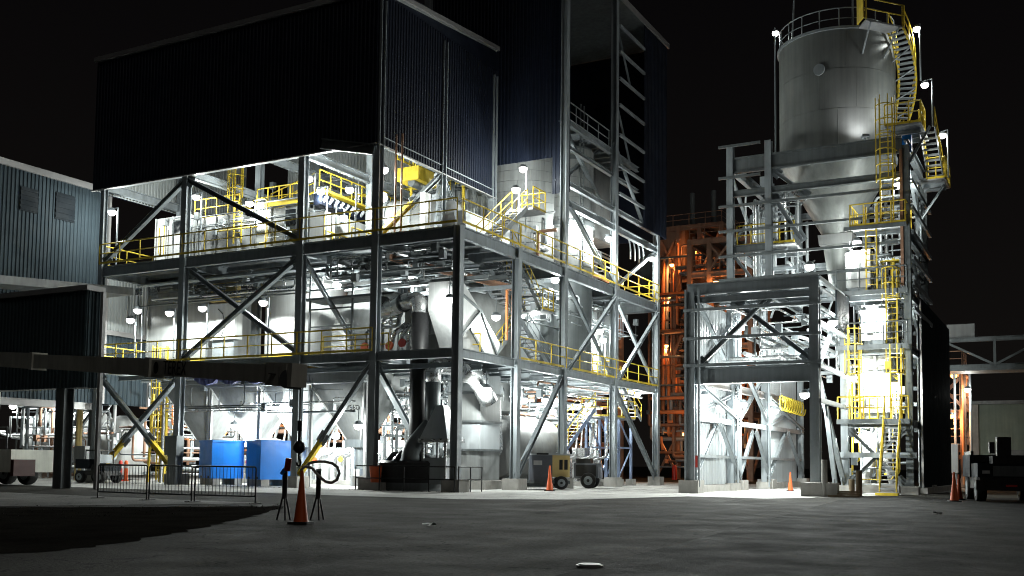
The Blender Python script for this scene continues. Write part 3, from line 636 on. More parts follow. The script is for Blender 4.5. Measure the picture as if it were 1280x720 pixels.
# valve station, lower deck
t = thing('pipe_manifold', 'tangle of silver pipes and red valves by the black duct on the lower deck', 'pipes', (-30, 42, ZL))
for k in range(5): sweep('pipe', t, STAIN if k % 2 else STEEL, [(-31.5+k*.5, 42.3, ZL), (-31.5+k*.5, 42.3, 8.0+.25*k), (-29.2+.1*k, 41.8, 8.0+.25*k), (-29.2+.1*k, 41.8, 9.8)], .09, 8, .3)
for k in range(4): lathe('valve_wheel', t, REDM if k % 2 else ORNG, [(.22, -.04), (.22, .04)], None, 14, xf((-30.8+k*.75, 41.2, ZL+.55+.1*(k % 2)), rx=R(80)))
for k in range(3): sweep('pipe', t, STAIN, [(-29.5+.5*k, 41.6, ZL+.3), (-29.2+.5*k, 41.4, ZL+1.2), (-28.6+.3*k, 41.5, ZL+1.6)], .12, 8, .3)

# ================================================================ warehouse on the left
WH = thing('warehouse', 'teal grey corrugated warehouse wall with two louvres and a pale eave', 'building', (-50, 34, 0))
clad(WH, TEAL, (-50, 12), (-50, 41.45), 4.5, 16.95); clad(WH, TEAL, (-50, 41.45), (-58, 41.45), 4.5, 16.9)
box('roof', WH, LINER, -70, -50.05, 12, 41.5, 16.98, 17.12); mem('eave_trim', WH, TRIM, (-49.9, 12, 17.05), (-49.9, 41.6, 17.05), .2, .34)
for (a, b) in (((25, 262), (48, 238)), ((69, 273), (94, 246))):
    p0, p1 = gx(*a, -49.9), gx(*b, -49.9)
    lv = box('louvre', WH, CHAR, -49.98, -49.90, p0.y, p1.y, p0.z, p1.z)
    for k in range(5): mem('louvre_blade', lv, CHAR, (-49.88, p0.y, p0.z+(p1.z-p0.z)*(k+.5)/5), (-49.88, p1.y, p0.z+(p1.z-p0.z)*(k+.5)/5), .04, .14)
mem('corner_trim', WH, TRIM, (-49.9, 41.55, 4.5), (-49.9, 41.55, 16.9), .14, .14)
for y in (22, 28.5, 35, 41.3): column(WH, -50.4, y, 0, 4.5, .3, DARKST)
beam(WH, (-50.2, 12, 4.3), (-50.2, 41.4, 4.3), .4, .2, TRIM)
# lean-to canopy and dark overhanging annex on columns
c0, c1 = gx(150, 366, -47.8), gx(-30, 350, -47.8)
mem('canopy', WH, GREYD, c0, c1, 2.2, .42)
AN = thing('annex', 'dark charcoal corrugated annex carried on columns in front of the warehouse', 'building', (-41, 31, 0))
q0 = gz(108, 606); AY = 29.2; ax1 = gy(107, 430, AY).x; az0, az1 = gy(80, 485, AY).z, gy(60, 368, AY).z
clad(AN, ANNX, (ax1-14, AY), (ax1, AY), az0, az1); clad(AN, ANNX, (ax1, AY), (ax1, AY+.7), az0, az1, wd=.7)
box('soffit', AN, DARKST, ax1-14, ax1-.05, AY+.05, AY+.7, az0, az0+.15); box('roof', AN, TRIM, ax1-14.2, ax1+.15, AY-.15, AY+.8, az1+.002, az1+.22)
cx_ = gy(79, 560, AY+.3).x
for x in (cx_, cx_-5.5): mem('column', AN, DARKST, (x, AY+.3, 0), (x, AY+.3, az0), .52, .52, 'hbeam')
mem('corner_post', AN, TRIM, (ax1+.25, AY+.6, 0), (ax1+.25, AY+.6, az1), .16, .16)
# far part of the warehouse with roller door
ER = thing('end_building', 'low grey corrugated building end with a teal roller door behind the yellow rails', 'building', (-50, 44, 0))
clad(ER, LINER, (-50.3, 41.7), (-50.3, 49), 8.9, 12.6); clad(ER, TEAL, (-50.3, 41.7), (-50.3, 49), 4.5, 8.6, 'door_panel', 1.2)
mem('door_lintel', ER, TRIM, (-50.2, 41.7, 8.75), (-50.2, 49, 8.75), .2, .28)
for k in range(3): mem('pipe_frame', ER, STEEL, (-49.9, 43.0+k*.8, 10.2), (-49.9, 43.0+k*.8, 11.6), .06, .06)
mem('downpipe', ER, TRIM, (-49.9, 44.95, 4.5), (-49.9, 44.95, 12), .16, .16)

# ================================================================ load-out frame and silo tower
LF = thing('loadout_frame', 'dark open steel drive-through frame in front of the silo tower', 'frame', (-13, 50, 0))
LX0, LX1, LY0, LY1 = -15.9, -10.15, 46.9, 53.3
for x in (LX0, LX1):
    column(LF, x, LY0, .55, 9.5, .42, STEEL); plinth(LF, x, LY0, .6, .95)
for x in (-15.45, -16.1): mem('downpipe', LF, STEEL, (x, LY0-.25, .3), (x, LY0-.25, 9.6), .1, .1)
for y in (54.5, 60.5, 69.0):
    column(LF, LX0, y, .3, 9.6, .34); plinth(LF, LX0, y, .55, .9)
mem('beam', LF, STEEL, (LX0+.2, LY0, 5.5), (LX1-.2, LY0, 5.5), .3, .78, 'hbeam'); mem('beam', LF, STEEL, (LX0-.2, LY0, 9.62), (LX1+.2, LY0, 9.62), .3, .55, 'hbeam')
mem('beam', LF, STEEL, (LX0+.2, LY0+.02, 9.1), (LX1-.2, LY0+.02, 9.1), .2, .3, 'hbeam')
for z in (8.6, 7.25, 5.98): mem('girt', LF, STEEL, (LX0-.3, LY0-.28, z), (LX1+.35, LY0-.28, z), .12, .14, 'channel')
brace(LF, (LX0+.3, LY0+.2, 6.0), (LX1-2.2, LY0+.2, 9.0), .2, STEEL); brace(LF, (LX0+2.0, LY0+.4, 9.0), (LX1-.3, LY0+.4, 6.2), .2, STEEL)
deck(LF, LX0+.1, LX1-.1, LY0+.3, LY1-.3, 9.7, 1.0, DECKM)
for x in (-14.2, -12.2): beam(LF, (x, LY0+.3, 9.2), (x, LY1, 9.2), .3, .16)
# left wall: pale sheets in two bays, one open bay
for (y0, y1) in ((47.3, 54.2), (61.0, 68.7)): clad(LF, LTCL, (LX0-.25, y0), (LX0-.25, y1), .35, 9.4)
box('wall_curb', LF, CONC, LX0-.5, LX0+.1, 47.5, 53.9, 0, .33); box('wall_curb', LF, CONC, LX0-.5, LX0+.1, 61.1, 68.4, 0, .33)
for z in (3.55, 1.75): mem('girt', LF, STEEL, (LX0, LY0+.2, z), (LX0, 69, z), .2, .26 if z > 3 else .14, 'channel')
for (y0, y1) in ((47.2, 54.3), (54.7, 60.3), (60.8, 68.8)):
    for (za, zb) in ((.6, 3.4), (3.7, 5.2)) if y0 != 54.7 else ((.6, 3.2), (3.7, 6.8)):
        brace(LF, (LX0, y0, za), (LX0, y1, zb) if zb > 5 else (LX0, (y0+y1)/2, zb), .18)
        brace(LF, (LX0+.2, y1, za), (LX0+.2, y0, zb) if zb > 5 else (LX0+.2, (y0+y1)/2, zb), .18)
brace(LF, (LX0, 47.2, 5.3), (LX0, 54.2, 9.2), .18); brace(LF, (LX0+.2, 54.2, 5.3), (LX0+.2, 47.2, 9.2), .18)
mem('beam', LF, TRIM, (LX0, LY0+.2, 5.4), (LX0, 69, 5.4), .2, .4, 'hbeam')
# right side of the front block
for z in (9.75, 7.75, 5.8, 4.25): mem('girt', LF, STEEL, (LX1+.2, LY0-.1, z), (LX1+.2, LY1, z), .16, .2, 'channel')
clad(LF, CHAR, (LX1+.32, 50.0), (LX1+.32, 53.0), 7.9, 9.7, wd=.75)
brace(LF, (LX1, 47.2, 5.6), (LX1, 53.1, .6), .22); brace(LF, (LX1, 53.1, 9.4), (LX1, 47.2, 5.6), .18); brace(LF, (LX1+.1, 48.6, 4.1), (LX1+.1, 50.6, .4), .2)
mem('bumper_block', LF, CONC, (LX1-.45, LY0-.75, .3), (LX1+1.1, LY0-.75, .3), .5, .6)

ST = thing('silo_tower', 'tall galvanised silo support tower with yellow caged ladders and lit platforms', 'tower', (-11, 57, 0))
TX = [-15.9, -13.85, -10.1, -7.05]; TYS = [53.3, 60.0]
for x in TX:
    for y in TYS:
        column(ST, x, y, .4 if x != -13.85 else 9.8, (9.7 if x == -10.1 and y < 54 else 17.2 if x != -13.85 else 18.4) if x != -15.9 else 18.4, .34, STEEL if x < -8 else DARKST)
        if x != -13.85: plinth(ST, x, y, .4, .8)
for y in TYS:
    for z, d in ((17.28, .85), (15.75, .34), (12.75, .4), (9.8, .45), (7.1, .45), (3.45, .4)):
        for i in range(3):
            if (z < 10 and i < 2) or (z == 12.75 and y < 54 and i): continue
            beam(ST, (TX[i]+.17, y, z), (TX[i+1]-.17 if not (i == 1 and z > 10) else TX[i+1]+.17, y, z), d, .24, DARKST if z > 12 and y < 54 else STEEL)  # upper front beams: their unlit side put into a darker colour
for x in (-15.9, -7.05):
    for z, d in ((17.28, .6), (12.75, .4), (9.8, .4), (7.1, .4), (3.45, .4)):
        if x < -15 and z < 10: continue
        beam(ST, (x, 53.5, z), (x, 59.8, z), d)
for z in (18.3, 16.6, 15.05, 13.7, 12.35, 11.1): mem('girt', ST, DARKST, (TX[0]-.55, 53.0, z), (-7.4 if z < 15.2 else -14.2, 53.0, z), .12, .13, 'channel')  # front girts coloured dark to stand in for shade
for z in (15.4, 14.1, 12.85, 11.6, 10.35, 9.1): mem('girt', ST, STEEL, (-6.8, 53.2, z), (-6.8, 60.6, z), .14, .2, 'channel')
mem('girt', ST, STEEL, (LX1-.3, 52.95, 1.9), (-6.7, 52.95, 1.9), .14, .26, 'channel')
brace(ST, (-15.7, 53.3, 12.4), (-13.9, 53.3, 10), .14); brace(ST, (-15.9, 53.5, 16.8), (-15.9, 59.8, 13), .16); brace(ST, (-15.9, 59.8, 16.8), (-15.9, 53.5, 13), .16)
brace(ST, (-13.6, 53.4, 16.8), (-11.9, 53.4, 15.3), .2); brace(ST, (-13.6, 53.4, 15.4), (-12.2, 53.4, 13.0), .22)
brace(ST, (-9.9, 53.2, 3.2), (-7.3, 53.2, .5), .16, DARKST); brace(ST, (-7.3, 53.4, 3.2), (-9.9, 53.4, .5), .16, DARKST)
brace(ST, (-7.05, 53.5, 12.4), (-7.05, 59.8, 10), .15); brace(ST, (-7.05, 59.8, 12.4), (-7.05, 53.5, 9.9), .15)
brace(ST, (-7.05, 53.5, 16.8), (-7.05, 59.8, 13.1), .15); brace(ST, (-7.05, 53.5, 9.6), (-7.05, 59.8, 7.2), .15)
for (x, y, zz) in ((-11.8, 55.4, 9.9), (-8.7, 55.4, 9.9)): brace(ST, (x, y+3, 12.6), (x+1.4, y-1.6, zz), .16)
for z in (3.65, 7.3, 10.0):
    deck(ST, -10.3, -7.0, 52.6, 58.5, z, 1.2); rail(ST, (-10.3, 52.6, z), (-7.0, 52.6, z), m=DARKST if z > 3.7 else YEL, step=1.1, toe=False)
    mem('deck_edge', ST, DARKST, (-10.35, 52.55, z-.12), (-6.95, 52.55, z-.12), .06, .24)
deck(ST, -9.6, -7.0, 52.5, 54.6, 13.2, .8); rail(ST, (-9.6, 52.5, 13.2), (-7.0, 52.5, 13.2), step=.6); rail(ST, (-9.6, 52.5, 13.2), (-9.6, 54.5, 13.2), step=.6); rail(ST, (-7.0, 52.5, 13.2), (-7.0, 54.5, 13.2), step=.6)
mem('deck_edge', ST, DARKST, (-9.9, 52.45, 13.1), (-6.95, 52.45, 13.1), .06, .2)
deck(ST, -15.6, -12.6, 53.6, 57, 12.95, .9); rail(ST, (-15.6, 53.5, 12.95), (-12.6, 53.5, 12.95), step=.75)
ladder(ST, (-9.55, 52.9, 3.65), 3.6, (0, -1, 0)); ladder(ST, (-7.75, 52.9, 7.3), 2.7, (0, -1, 0)); ladder(ST, (-8.65, 52.8, 10.0), 3.2, (0, -1, 0), cage=False); ladder(ST, (-7.9, 52.9, 13.2), 5.4, (0, -1, 0), .6)
ladder(ST, (-7.6, 52.9, 3.65), 2.6, (0, -1, 0)); stair(ST, (-7.75, 51.0, .1), (-7.75, 52.8, 3.6), .75, (1, 0, 0), YEL)
for k in range(3): rail(ST, (-9.6+.6*k, 53.3+.5*k, 3.65), (-9.2+.6*k, 53.3+.5*k, 3.65), step=.4)
for k, z in enumerate((4.6, 5.6, 8.3, 9.2, 10.9, 11.7, 12.3)): mem('secondary_girt', ST, STEEL, (-15.6 if z > 10 else -10.0, 59.7 if k % 2 else 57.2, z), (-7.2, 59.7 if k % 2 else 57.2, z), .14, .2, 'channel')
for k in range(5): brace(ST, (-15.4+1.6*k, 59.6, 9.9), (-14.4+1.6*k, 59.6, 12.6), .1)
# upper stair platforms on the right
deck(ST, -8.1, -6.4, 53.9, 57.2, 18.5, .8); rail(ST, (-8.1, 53.9, 18.5), (-6.4, 53.9, 18.5), step=.6); rail(ST, (-6.4, 53.9, 18.5), (-6.4, 55.6, 18.5), step=.6)
stair(ST, (-6.25, 55.0, 18.5), (-6.1, 57.4, 16.3), .75, (1, 0, 0)); deck(ST, -6.9, -5.6, 56.8, 59, 16.3, .7); rail(ST, (-5.6, 56.8, 16.3), (-5.6, 59, 16.3), step=.55); rail(ST, (-6.5, 56.8, 16.3), (-5.6, 56.8, 16.3), step=.5)
brace(ST, (-7.0, 57.5, 14.2), (-5.7, 57.5, 16.1), .12); brace(ST, (-7.0, 54.2, 16.6), (-6.0, 54.2, 18.3), .12)
box('junction_box', ST, BLUE, -7.35, -6.9, 54.2, 54.6, 17.2, 18.0); mem('cable_riser', ST, RUST, (-7.25, 53.1, 10.2), (-7.25, 53.1, 17), .14, .1)
# dark side wall of the drive-through
SW = thing('side_wall', 'dark navy corrugated side wall beside the silo tower foot', 'wall', (-7, 63, 0))
clad(SW, CHAR, (-6.85, 56.1), (-6.85, 69.7), .25, 10.0); box('curb', SW, CONC, -7.1, -6.6, 56, 69.8, 0, .3); mem('edge_trim', SW, TRIM, (-6.82, 56.0, .3), (-6.82, 56.0, 9.9), .1, .1)
clad(SW, LTCL, (-7.0, 69.7), (-7.0, 56.2), .25, 9.9, 'liner_panel')
# silo with welded plates
SI = thing('silo', 'big grey steel storage silo with a cone bottom and helical yellow stair', 'silo', (-11.05, 57, 13.5))
SC = (-11.05, 57.0)
def pol(a, r, z): return V((SC[0]+r*math.cos(R(a)), SC[1]+r*math.sin(R(a)), z))
lathe('cone', SI, SILOM, [(.75, 13.7), (3.0, 17.75)], (*SC, 0), 56); lathe('lower_cone', SI, SILOM, [(.4, 10.6), (.75, 13.0), (.75, 13.7)], (*SC, 0), 32); lathe('shell', SI, SILOM, [(3.02, 17.75), (3.02, 24.1), (1.5, 24.8)], (*SC, 0), 96)
for za, zb in ((17.8, 19.86), (19.88, 21.98), (22.0, 24.1)): lathe('shell_course', SI, SILOM, [(3.035, za), (3.045, zb)], (*SC, 0), 96)
for a, za, zb in ((-78, 17.9, 19.8), (-60, 19.9, 21.9), (-96, 19.9, 21.9), (-70, 22.05, 24)): rod('weld_seam', SI, SILOM, pol(a, 3.045, za), pol(a, 3.045, zb), .012)
lathe('rim', SI, STEEL, [(3.15, 24.05), (3.15, 24.18)], (*SC, 0), 64)
lathe('ring_beam', SI, STEEL, [(3.1, 17.55), (3.1, 17.72)], (*SC, 0), 56); lathe('cone_flange', SI, STEEL, [(.75, 13.9), (.75, 14.02)], (*SC, 0), 24)
frust('cone_box', SI, GREYD, (-11.9, -10.2, 56.2, 57.8), 13.2, (-11.95, -10.15, 56.15, 57.85), 13.75)
tr = sweep('top_railing', SI, STEEL, [pol(a, 3.0, 25.2) for a in range(-20, 331, 10)], .03, 6)
sweep('middle_rail', tr, STEEL, [pol(a, 3.0, 24.65) for a in range(-20, 331, 10)], .024, 6)
for a in range(-20, 331, 19): rod('post', tr, STEEL, pol(a, 3.0, 24.1), pol(a, 3.0, 25.2), .03)
N = 27; hs = sweep('stair', SI, YEL, [pol(60-85*i/N, 4.05, 18.6+5.5*i/N) for i in range(N+1)], .07, 6)
sweep('stringer', hs, YEL, [pol(60-85*i/N, 3.2, 18.6+5.5*i/N) for i in range(N+1)], .07, 6)
for i in range(1, N):
    a = 60-85*i/N; z = 18.6+5.5*i/N; mem('tread', hs, STEEL, pol(a, 3.2, z), pol(a, 4.05, z), .27, .05)
for rr in (3.22, 4.05):
    sweep('handrail', hs, YEL, [pol(60-85*i/N, rr, 19.65+5.5*i/N) for i in range(N+1)], .035, 6); sweep('handrail', hs, YEL, [pol(60-85*i/N, rr, 19.15+5.5*i/N) for i in range(N+1)], .028, 6)
    for i in range(0, N+1, 3): q = pol(60-85*i/N, rr, 18.6+5.5*i/N); rod('post', hs, YEL, q, q+V((0, 0, 1.05)), .033)
for i in range(3, N, 4): q = pol(60-85*i/N, 3.05, 18.0+5.5*i/N); rod('stair_bracket', hs, STEEL, q, pol(60-85*i/N, 4.0, 18.55+5.5*i/N), .04)
pl = [pol(a, r, 24.1) for a, r in ((-24, 3.1), (-24, 4.1), (-58, 4.1), (-58, 3.1))]
tp = link('landing', newmesh('landing', [q-V((0, 0, .08)) for q in pl]+pl, [(3, 2, 1, 0), (4, 5, 6, 7), (0, 1, 5, 4), (1, 2, 6, 5), (2, 3, 7, 6), (3, 0, 4, 7)], DECKM), SI)
for i in (1, 2):
    a, b = pl[i], pl[(i+1) % 4]
    for z in (.55, 1.1): rod('rail', tp, YEL, a+V((0, 0, z)), b+V((0, 0, z)), .035)
    rod('post', tp, YEL, a, a+V((0, 0, 1.1)), .04); rod('post', tp, YEL, b, b+V((0, 0, 1.1)), .04)
for a in (-28, -54): rod('bracket', tp, STEEL, pol(a, 3.05, 22.7), pol(a, 4.0, 24.0), .05)
cbox('gate', tp, YEL, pol(-60, 3.7, 25.0), (.9, .06, 1.7), R(-60)); rod('davit', SI, STEEL, pol(-130, 2.9, 24.2), pol(-134, 2.6, 27), .05)
rod('vent_pipe', SI, STEEL, pol(-60, 2.6, 24.2), pol(-60, 2.6, 28), .05)
lathe('manhole', SI, STEEL, [(.3, 0), (.3, .1)], None, 16, xf(pol(-95, 3.08, 22), rz=R(-95), ry=R(90)))
# white bins under the silo
def bin_(x0, x1, y0, y1, z0, z1, lab):
    t = thing('surge_bin', lab, 'bin', ((x0+x1)/2, (y0+y1)/2, z0)); ribs_box(t, WHITE, x0, x1, y0, y1, z0+.4, z1, .7)
    box('base', t, STEEL, x0+.1, x1-.1, y0+.1, y1-.1, z0, z0+.4); box('hatch', t, GREYV, x0+.2, x0+.6, y0-.06, y0-.02, z0+.8, z0+1.3); return t
bin_(-10.05, -8.95, 54.0, 55.3, 10.0, 12.3, 'brightly lit white surge bin on the upper ladder platform of the silo tower')
bin_(-9.35, -8.2, 54.2, 55.6, 7.3, 9.5, 'white surge bin on the middle platform of the silo tower')
bin_(-9.4, -8.1, 54.2, 55.8, 3.65, 6.9, 'tall white surge bin on the lowest platform of the silo tower')
t = thing('screw_conveyor', 'pale screw conveyor tube sloping inside the silo tower foot', 'conveyor', (-8.6, 55, 0))
rod('tube', t, WHITE, (-9.6, 55.4, .5), (-8.7, 55.4, 3.4), .28, 'cyl'); rod('tube', t, WHITE, (-8.2, 55.4, .5), (-8.9, 55.6, 3.4), .16, 'cyl'); box('foot', t, CONC, -10, -7.8, 54.8, 56, 0, .5)
mem('bracket', t, YEL, (-8.9, 54.9, 1.2), (-8.5, 54.9, 2.3), .3, .12); box('casing', t, LTCL, -9.9, -9.2, 56.2, 57, .5, 3.3)
t = thing('feed_pipes', 'cluster of pale pipes and hoses beside the silo cone', 'pipes', (-14, 56, 13))
for k in range(4): sweep('pipe', t, LTCL, [(-15.0+.35*k, 55.2, 13), (-15.0+.35*k, 55.2, 14.8+.2*k), (-14.4+.3*k, 56, 15.6+.2*k), (-13.6, 56.6, 16.8)], .11, 8, .4)
t = thing('air_hose_coil', 'bright yellow coiled air hose hanging under the load-out frame', 'hose', (-14.5, 60, 4.5))
h0, h1 = gx(976, 503, -15.3), gx(1004, 512, -15.3); pts = []
for i in range(161):
    u = i/160; a = 2*math.pi*10*u; c = h0+(h1-h0)*u; pts.append(c+V((.14*math.cos(a), 0, .42*math.sin(a))))
sweep('coil', t, YEL, pts, .05, 5); rod('hanger', t, STEEL, h0+V((0, 0, .4)), V((h0.x, h0.y, 9.2)), .015); rod('hook_bar', t, STEEL, h0+V((0, 0, .42)), h1+V((0, 0, .42)), .02)

# ================================================================ background plant lit by sodium lamps
def far_tower(name, lab, x0, x1, y0, y1, zs, m, nx, extra=True, group=None):
    t = thing(name, lab, 'structure', ((x0+x1)/2, (y0+y1)/2, 0), group); z1 = zs[-1]
    xs = [x0+(x1-x0)*i/nx for i in range(nx+1)]
    for x in xs:
        for y in (y0, y1): mem('column', t, m, (x, y, 0), (x, y, z1), .4, .4, 'hbeam')
    for z in zs:
        for y in (y0, y1): mem('beam', t, m, (x0, y, z-.25), (x1, y, z-.25), .25, .5, 'hbeam')
        for x in xs: mem('beam', t, m, (x, y0, z-.25), (x, y1, z-.25), .25, .5, 'hbeam')
        box('deck', t, DECKM, x0, x1, y0+.3, y1-.3, z, z+.08); rail(t, (x0, y0, z), (x1, y0, z), m=m, step=1.5, toe=False); rail(t, (x1, y0, z), (x1, y1, z), m=m, step=1.5, toe=False)
    lo = 0
    for k, z in enumerate(zs):
        for i in range(nx):
            if (i+k) % 2 == 0:
                mem('brace', t, m, (xs[i], y0, lo+.2), (xs[i+1], y0, z-.6), .2, .2); mem('brace', t, m, (xs[i+1], y0, lo+.2), (xs[i], y0, z-.6), .2, .2)
        if extra: mem('brace', t, m, (x1, y0, lo+.2), (x1, y1, z-.6), .2, .2)
        lo = z
    return t
FT = far_tower('far_process_tower', 'rust-coloured process tower lit orange far behind the gap between the structures', -35.7, -29.2, 95, 101, [5, 9.5, 14.5, 19.5, 24.6], RUST, 3)
box('upper_casing', FT, RUST, -35.6, -33.0, 95.3, 100, 20, 24.4); box('upper_casing', FT, DARKST, -38.2, -35.9, 96, 100, 19, 23.2)
for x in (-33.1, -30.9): rod('stack', FT, DARKST, (x, 98, 24.6), (x, 98, 28.5), .25, 'cyl')
stair(FT, (-34.5, 94.2, 9.6), (-32.5, 94.2, 14.3), .9, (0, 1, 0), RUST, RUST); stair(FT, (-32.5, 94.2, 5.1), (-34.5, 94.2, 9.4), .9, (0, 1, 0), RUST, RUST)
for k in range(5): rod('vessel', FT, STEEL, (-35+1.3*k, 97.5, 5.2+(k % 3)*4.6), (-35+1.3*k, 97.5, 8.6+(k % 3)*4.6), .55, 'cyl')
F2 = far_tower('far_pipe_rack', 'long rust-coloured pipe rack lit orange beyond the stair tower', -60, -37.0, 84, 89, [3.2, 5.2, 11.5, 16.5], RUST, 6, False)
for k in range(16): sweep('pipe', F2, (COPP, STEEL, RUST, LTCL)[k % 4], [(-60, 85+.25*k, 3.6+(k % 3)*2.0+(k//3)*1.6), (-37.2, 85+.25*k, 3.6+(k % 3)*2.0+(k//3)*1.6)], .14, 6)
F3 = far_tower('far_conveyor_trestle', 'dark ragged steel trestle topping the far orange tower side', -30.0, -24.5, 88, 94, [6, 12, 18.5, 21.5], RUST, 3)
# ground-level pipe rack seen through the ground floor
GR = thing('pipe_rack', 'crowded rust and steel pipe rack at the back of the ground floor', 'pipe rack', (-40, 52, 0))
for x in (-50, -45.5, -41, -36.5, -32):
    mem('post', GR, RUST, (x, 51, 0), (x, 51, 5.6), .25, .25, 'hbeam'); mem('post', GR, STEEL, (x, 53.5, 0), (x, 53.5, 5.6), .25, .25, 'hbeam')
for z in (1.6, 3.2, 4.8):
    for y in (51, 53.5): mem('beam', GR, RUST if z < 4 else STEEL, (-50, y, z), (-32, y, z), .16, .25, 'hbeam')
for k in range(14):
    y = 50.7+.2*k; z = (1.9, 3.5, 5.1)[k % 3]+.1*random.random(); sweep('pipe', GR, (COPP, STAIN, LTCL, RUST)[k % 4], [(-50.5, y, z), (-46-random.random()*8, y, z), (-46-random.random()*2+5, y, z+.6*(k % 2)), (-31.5, y, z+.6*(k % 2))], .07+.06*random.random(), 7, .2)
for k in range(26):
    x = -50+18.5*k/26+random.random()*.4; y = 49.8+random.random(); sweep('drop_pipe', GR, (RUST, STAIN, COPP, LTCL, STEEL)[k % 5], [(x, y, .1), (x, y, 1.2+2.5*random.random()), (x+.4*random.choice((-1, 1)), y+.5, 3+2*random.random())], .05+.05*random.random(), 7, .2)
# switchgear and process skids on the ground floor
def skid(lab, cx, cy_, w_, n, h, m, seed):
    rg = random.Random(seed); t = thing('process_skid', lab, 'skid', (cx, cy_, 0)); box('base', t, CONC, cx-w_/2, cx+w_/2, cy_-.8, cy_+.8, 0, .25)
    for k in range(n):
        a = cx-w_/2+w_*(k+.5)/n; ww = w_/n*.42
        if rg.random() < .5: box('cabinet', t, m, a-ww, a+ww, cy_-.4, cy_+.5, .25, .25+h*(.6+.4*rg.random()))
        else: lathe('pump_vessel', t, (m, STAIN)[k % 2], [(ww*.7, .25), (ww, .5), (ww, h*(.5+.4*rg.random())), (ww*.4, h*.98)], (a, cy_, 0), 16)
        sweep('pipe', t, STAIN, [(a, cy_-.5, .4), (a, cy_-.6, h*.7), (a+w_/n*.9, cy_-.6, h*.7+.2), (a+w_/n*.9, cy_-.2, h+1.5+rg.random())], .05+.04*rg.random(), 7, .2)
        if rg.random() < .5: lathe('hand_wheel', t, (REDM, YEL, ORNG)[k % 3], [(.16, -.02), (.16, .02)], None, 12, xf((a+ww, cy_-.7, 1.0+.4*rg.random()), rx=R(85)))
    return t
skid('white switchgear cabinets and pipes behind the hook, under the lettered hoppers', -34.4, 46.3, 6.5, 6, 2.2, WHITE, 3)
skid('pale pumps and cabinets on the ground floor behind the tall corner column', -29.6, 47.5, 4.5, 5, 2.0, LTCL, 5)
skid('grey pump row behind the blue bins', -40.5, 46.6, 6, 6, 1.8, LTCL, 9)
skid('silver pump row at the back of the stair bay', -27.5, 57.5, 5, 5, 2.2, STAIN, 12)

def clutter(lab, cat, x0, x1, y0, y1, z0, z1, n, seed, mats, rr=(.03, .11)):
    rg = random.Random(seed); t = thing('pipework', lab, cat, ((x0+x1)/2, (y0+y1)/2, z0)); lo, hi = (x0, y0, z0), (x1, y1, z1)
    for k in range(n):
        p = [rg.uniform(lo[i], hi[i]) for i in range(3)]; pts = [V(p)]; ax = rg.randrange(3)
        for s_ in range(rg.randint(2, 4)):
            p = list(p); p[ax] = rg.uniform(lo[ax], hi[ax]); pts.append(V(p)); ax = (ax+rg.randint(1, 2)) % 3
        pts = [q for i, q in enumerate(pts) if i == 0 or (q-pts[i-1]).length > .25]
        if len(pts) > 1: sweep('pipe', t, rg.choice(mats), pts, rg.uniform(*rr), 7, .25)
        if rg.random() < .45: q = pts[-1]; box('fitting', t, rg.choice(mats), q.x-.15, q.x+.15, q.y-.12, q.y+.12, q.z-.2, q.z+.2)
    return t
PM = [STEEL, STAIN, LTCL, DARKST, STEEL]
clutter('maze of grey pipes and conduits on the lower deck behind the corner columns', 'pipes', -32.5, -26.5, 43.5, 48.5, 6.6, 11.2, 40, 21, PM+[LTCL])
clutter('maze of pipes under the lower deck behind the corner columns', 'pipes', -32.0, -27.0, 42.5, 48.0, .5, 5.8, 40, 22, PM)
clutter('pipes and conduits under the lower deck around the reactor vessel', 'pipes', -31, -25.5, 47, 63, 3.8, 5.8, 30, 23, PM+[RUST])
clutter('conduits and pipes along the upper deck behind the filter housings', 'pipes', -46, -29, 45.6, 49.0, 12.3, 17.5, 36, 24, PM+[YEL])
clutter('pipework between the filter vessels on the lower deck', 'pipes', -47, -33, 41.2, 42.1, 10.2, 11.3, 14, 25, PM)
clutter('hoses and pipes on the upper deck of the stair tower', 'pipes', -30, -25, 50.5, 63, 12.2, 15.5, 24, 26, PM+[RUST])
clutter('pipes and feeders inside the load-out frame roof', 'pipes', -15.4, -10.6, 48, 60, 6.0, 9.3, 40, 27, PM)
clutter('pipes and conduits inside the silo tower platforms', 'pipes', -10.2, -7.2, 55.5, 59.5, 3.8, 12.6, 36, 28, PM+[YEL, LTCL])
clutter('pipework around the silo cone behind the front beams', 'pipes', -15.6, -12.6, 54, 59, 9.9, 16.6, 30, 29, PM+[LTCL])
clutter('small-bore pipes at the ground floor by the crossed braces', 'pipes', -50, -43.5, 42.5, 49, .3, 5.8, 40, 30, PM+[RUST, COPP, WHITE])
clutter('pipe bundles among the white tanks behind the annex', 'pipes', -61, -50.8, 42.0, 44.2, .3, 5.2, 40, 31, PM+[WHITE, RUST])
clutter('rust pipes on the face of the far orange tower', 'pipes', -36, -25, 92.8, 94.6, 1, 23, 80, 32, [RUST, STEEL, COPP, DARKST], (.08, .22))
clutter('thin conduits and cables before the filter vessels on the lower deck', 'pipes', -47, -33.4, 41.0, 42.2, 9.9, 11.3, 16, 41, [STEEL, DARKST, STAIN, DARKST], (.018, .05))
clutter('thin conduits and cables before the filter housings on the upper deck', 'pipes', -46.5, -33, 41.8, 42.4, 12.2, 15.9, 15, 42, [STEEL, DARKST, LTCL, YEL, DARKST], (.018, .05))
clutter('thin pipes and cable drops before the ground floor hoppers', 'pipes', -44.5, -29.5, 39.6, 40.6, 3.6, 5.7, 18, 43, [STEEL, DARKST, LTCL, STAIN], (.018, .055))
clutter('dense overhead conduits under the upper deck by the corner columns', 'pipes', -32.5, -24.8, 39.4, 42.0, 10.0, 11.3, 24, 44, [STEEL, LTCL, DARKST, STAIN], (.02, .07))
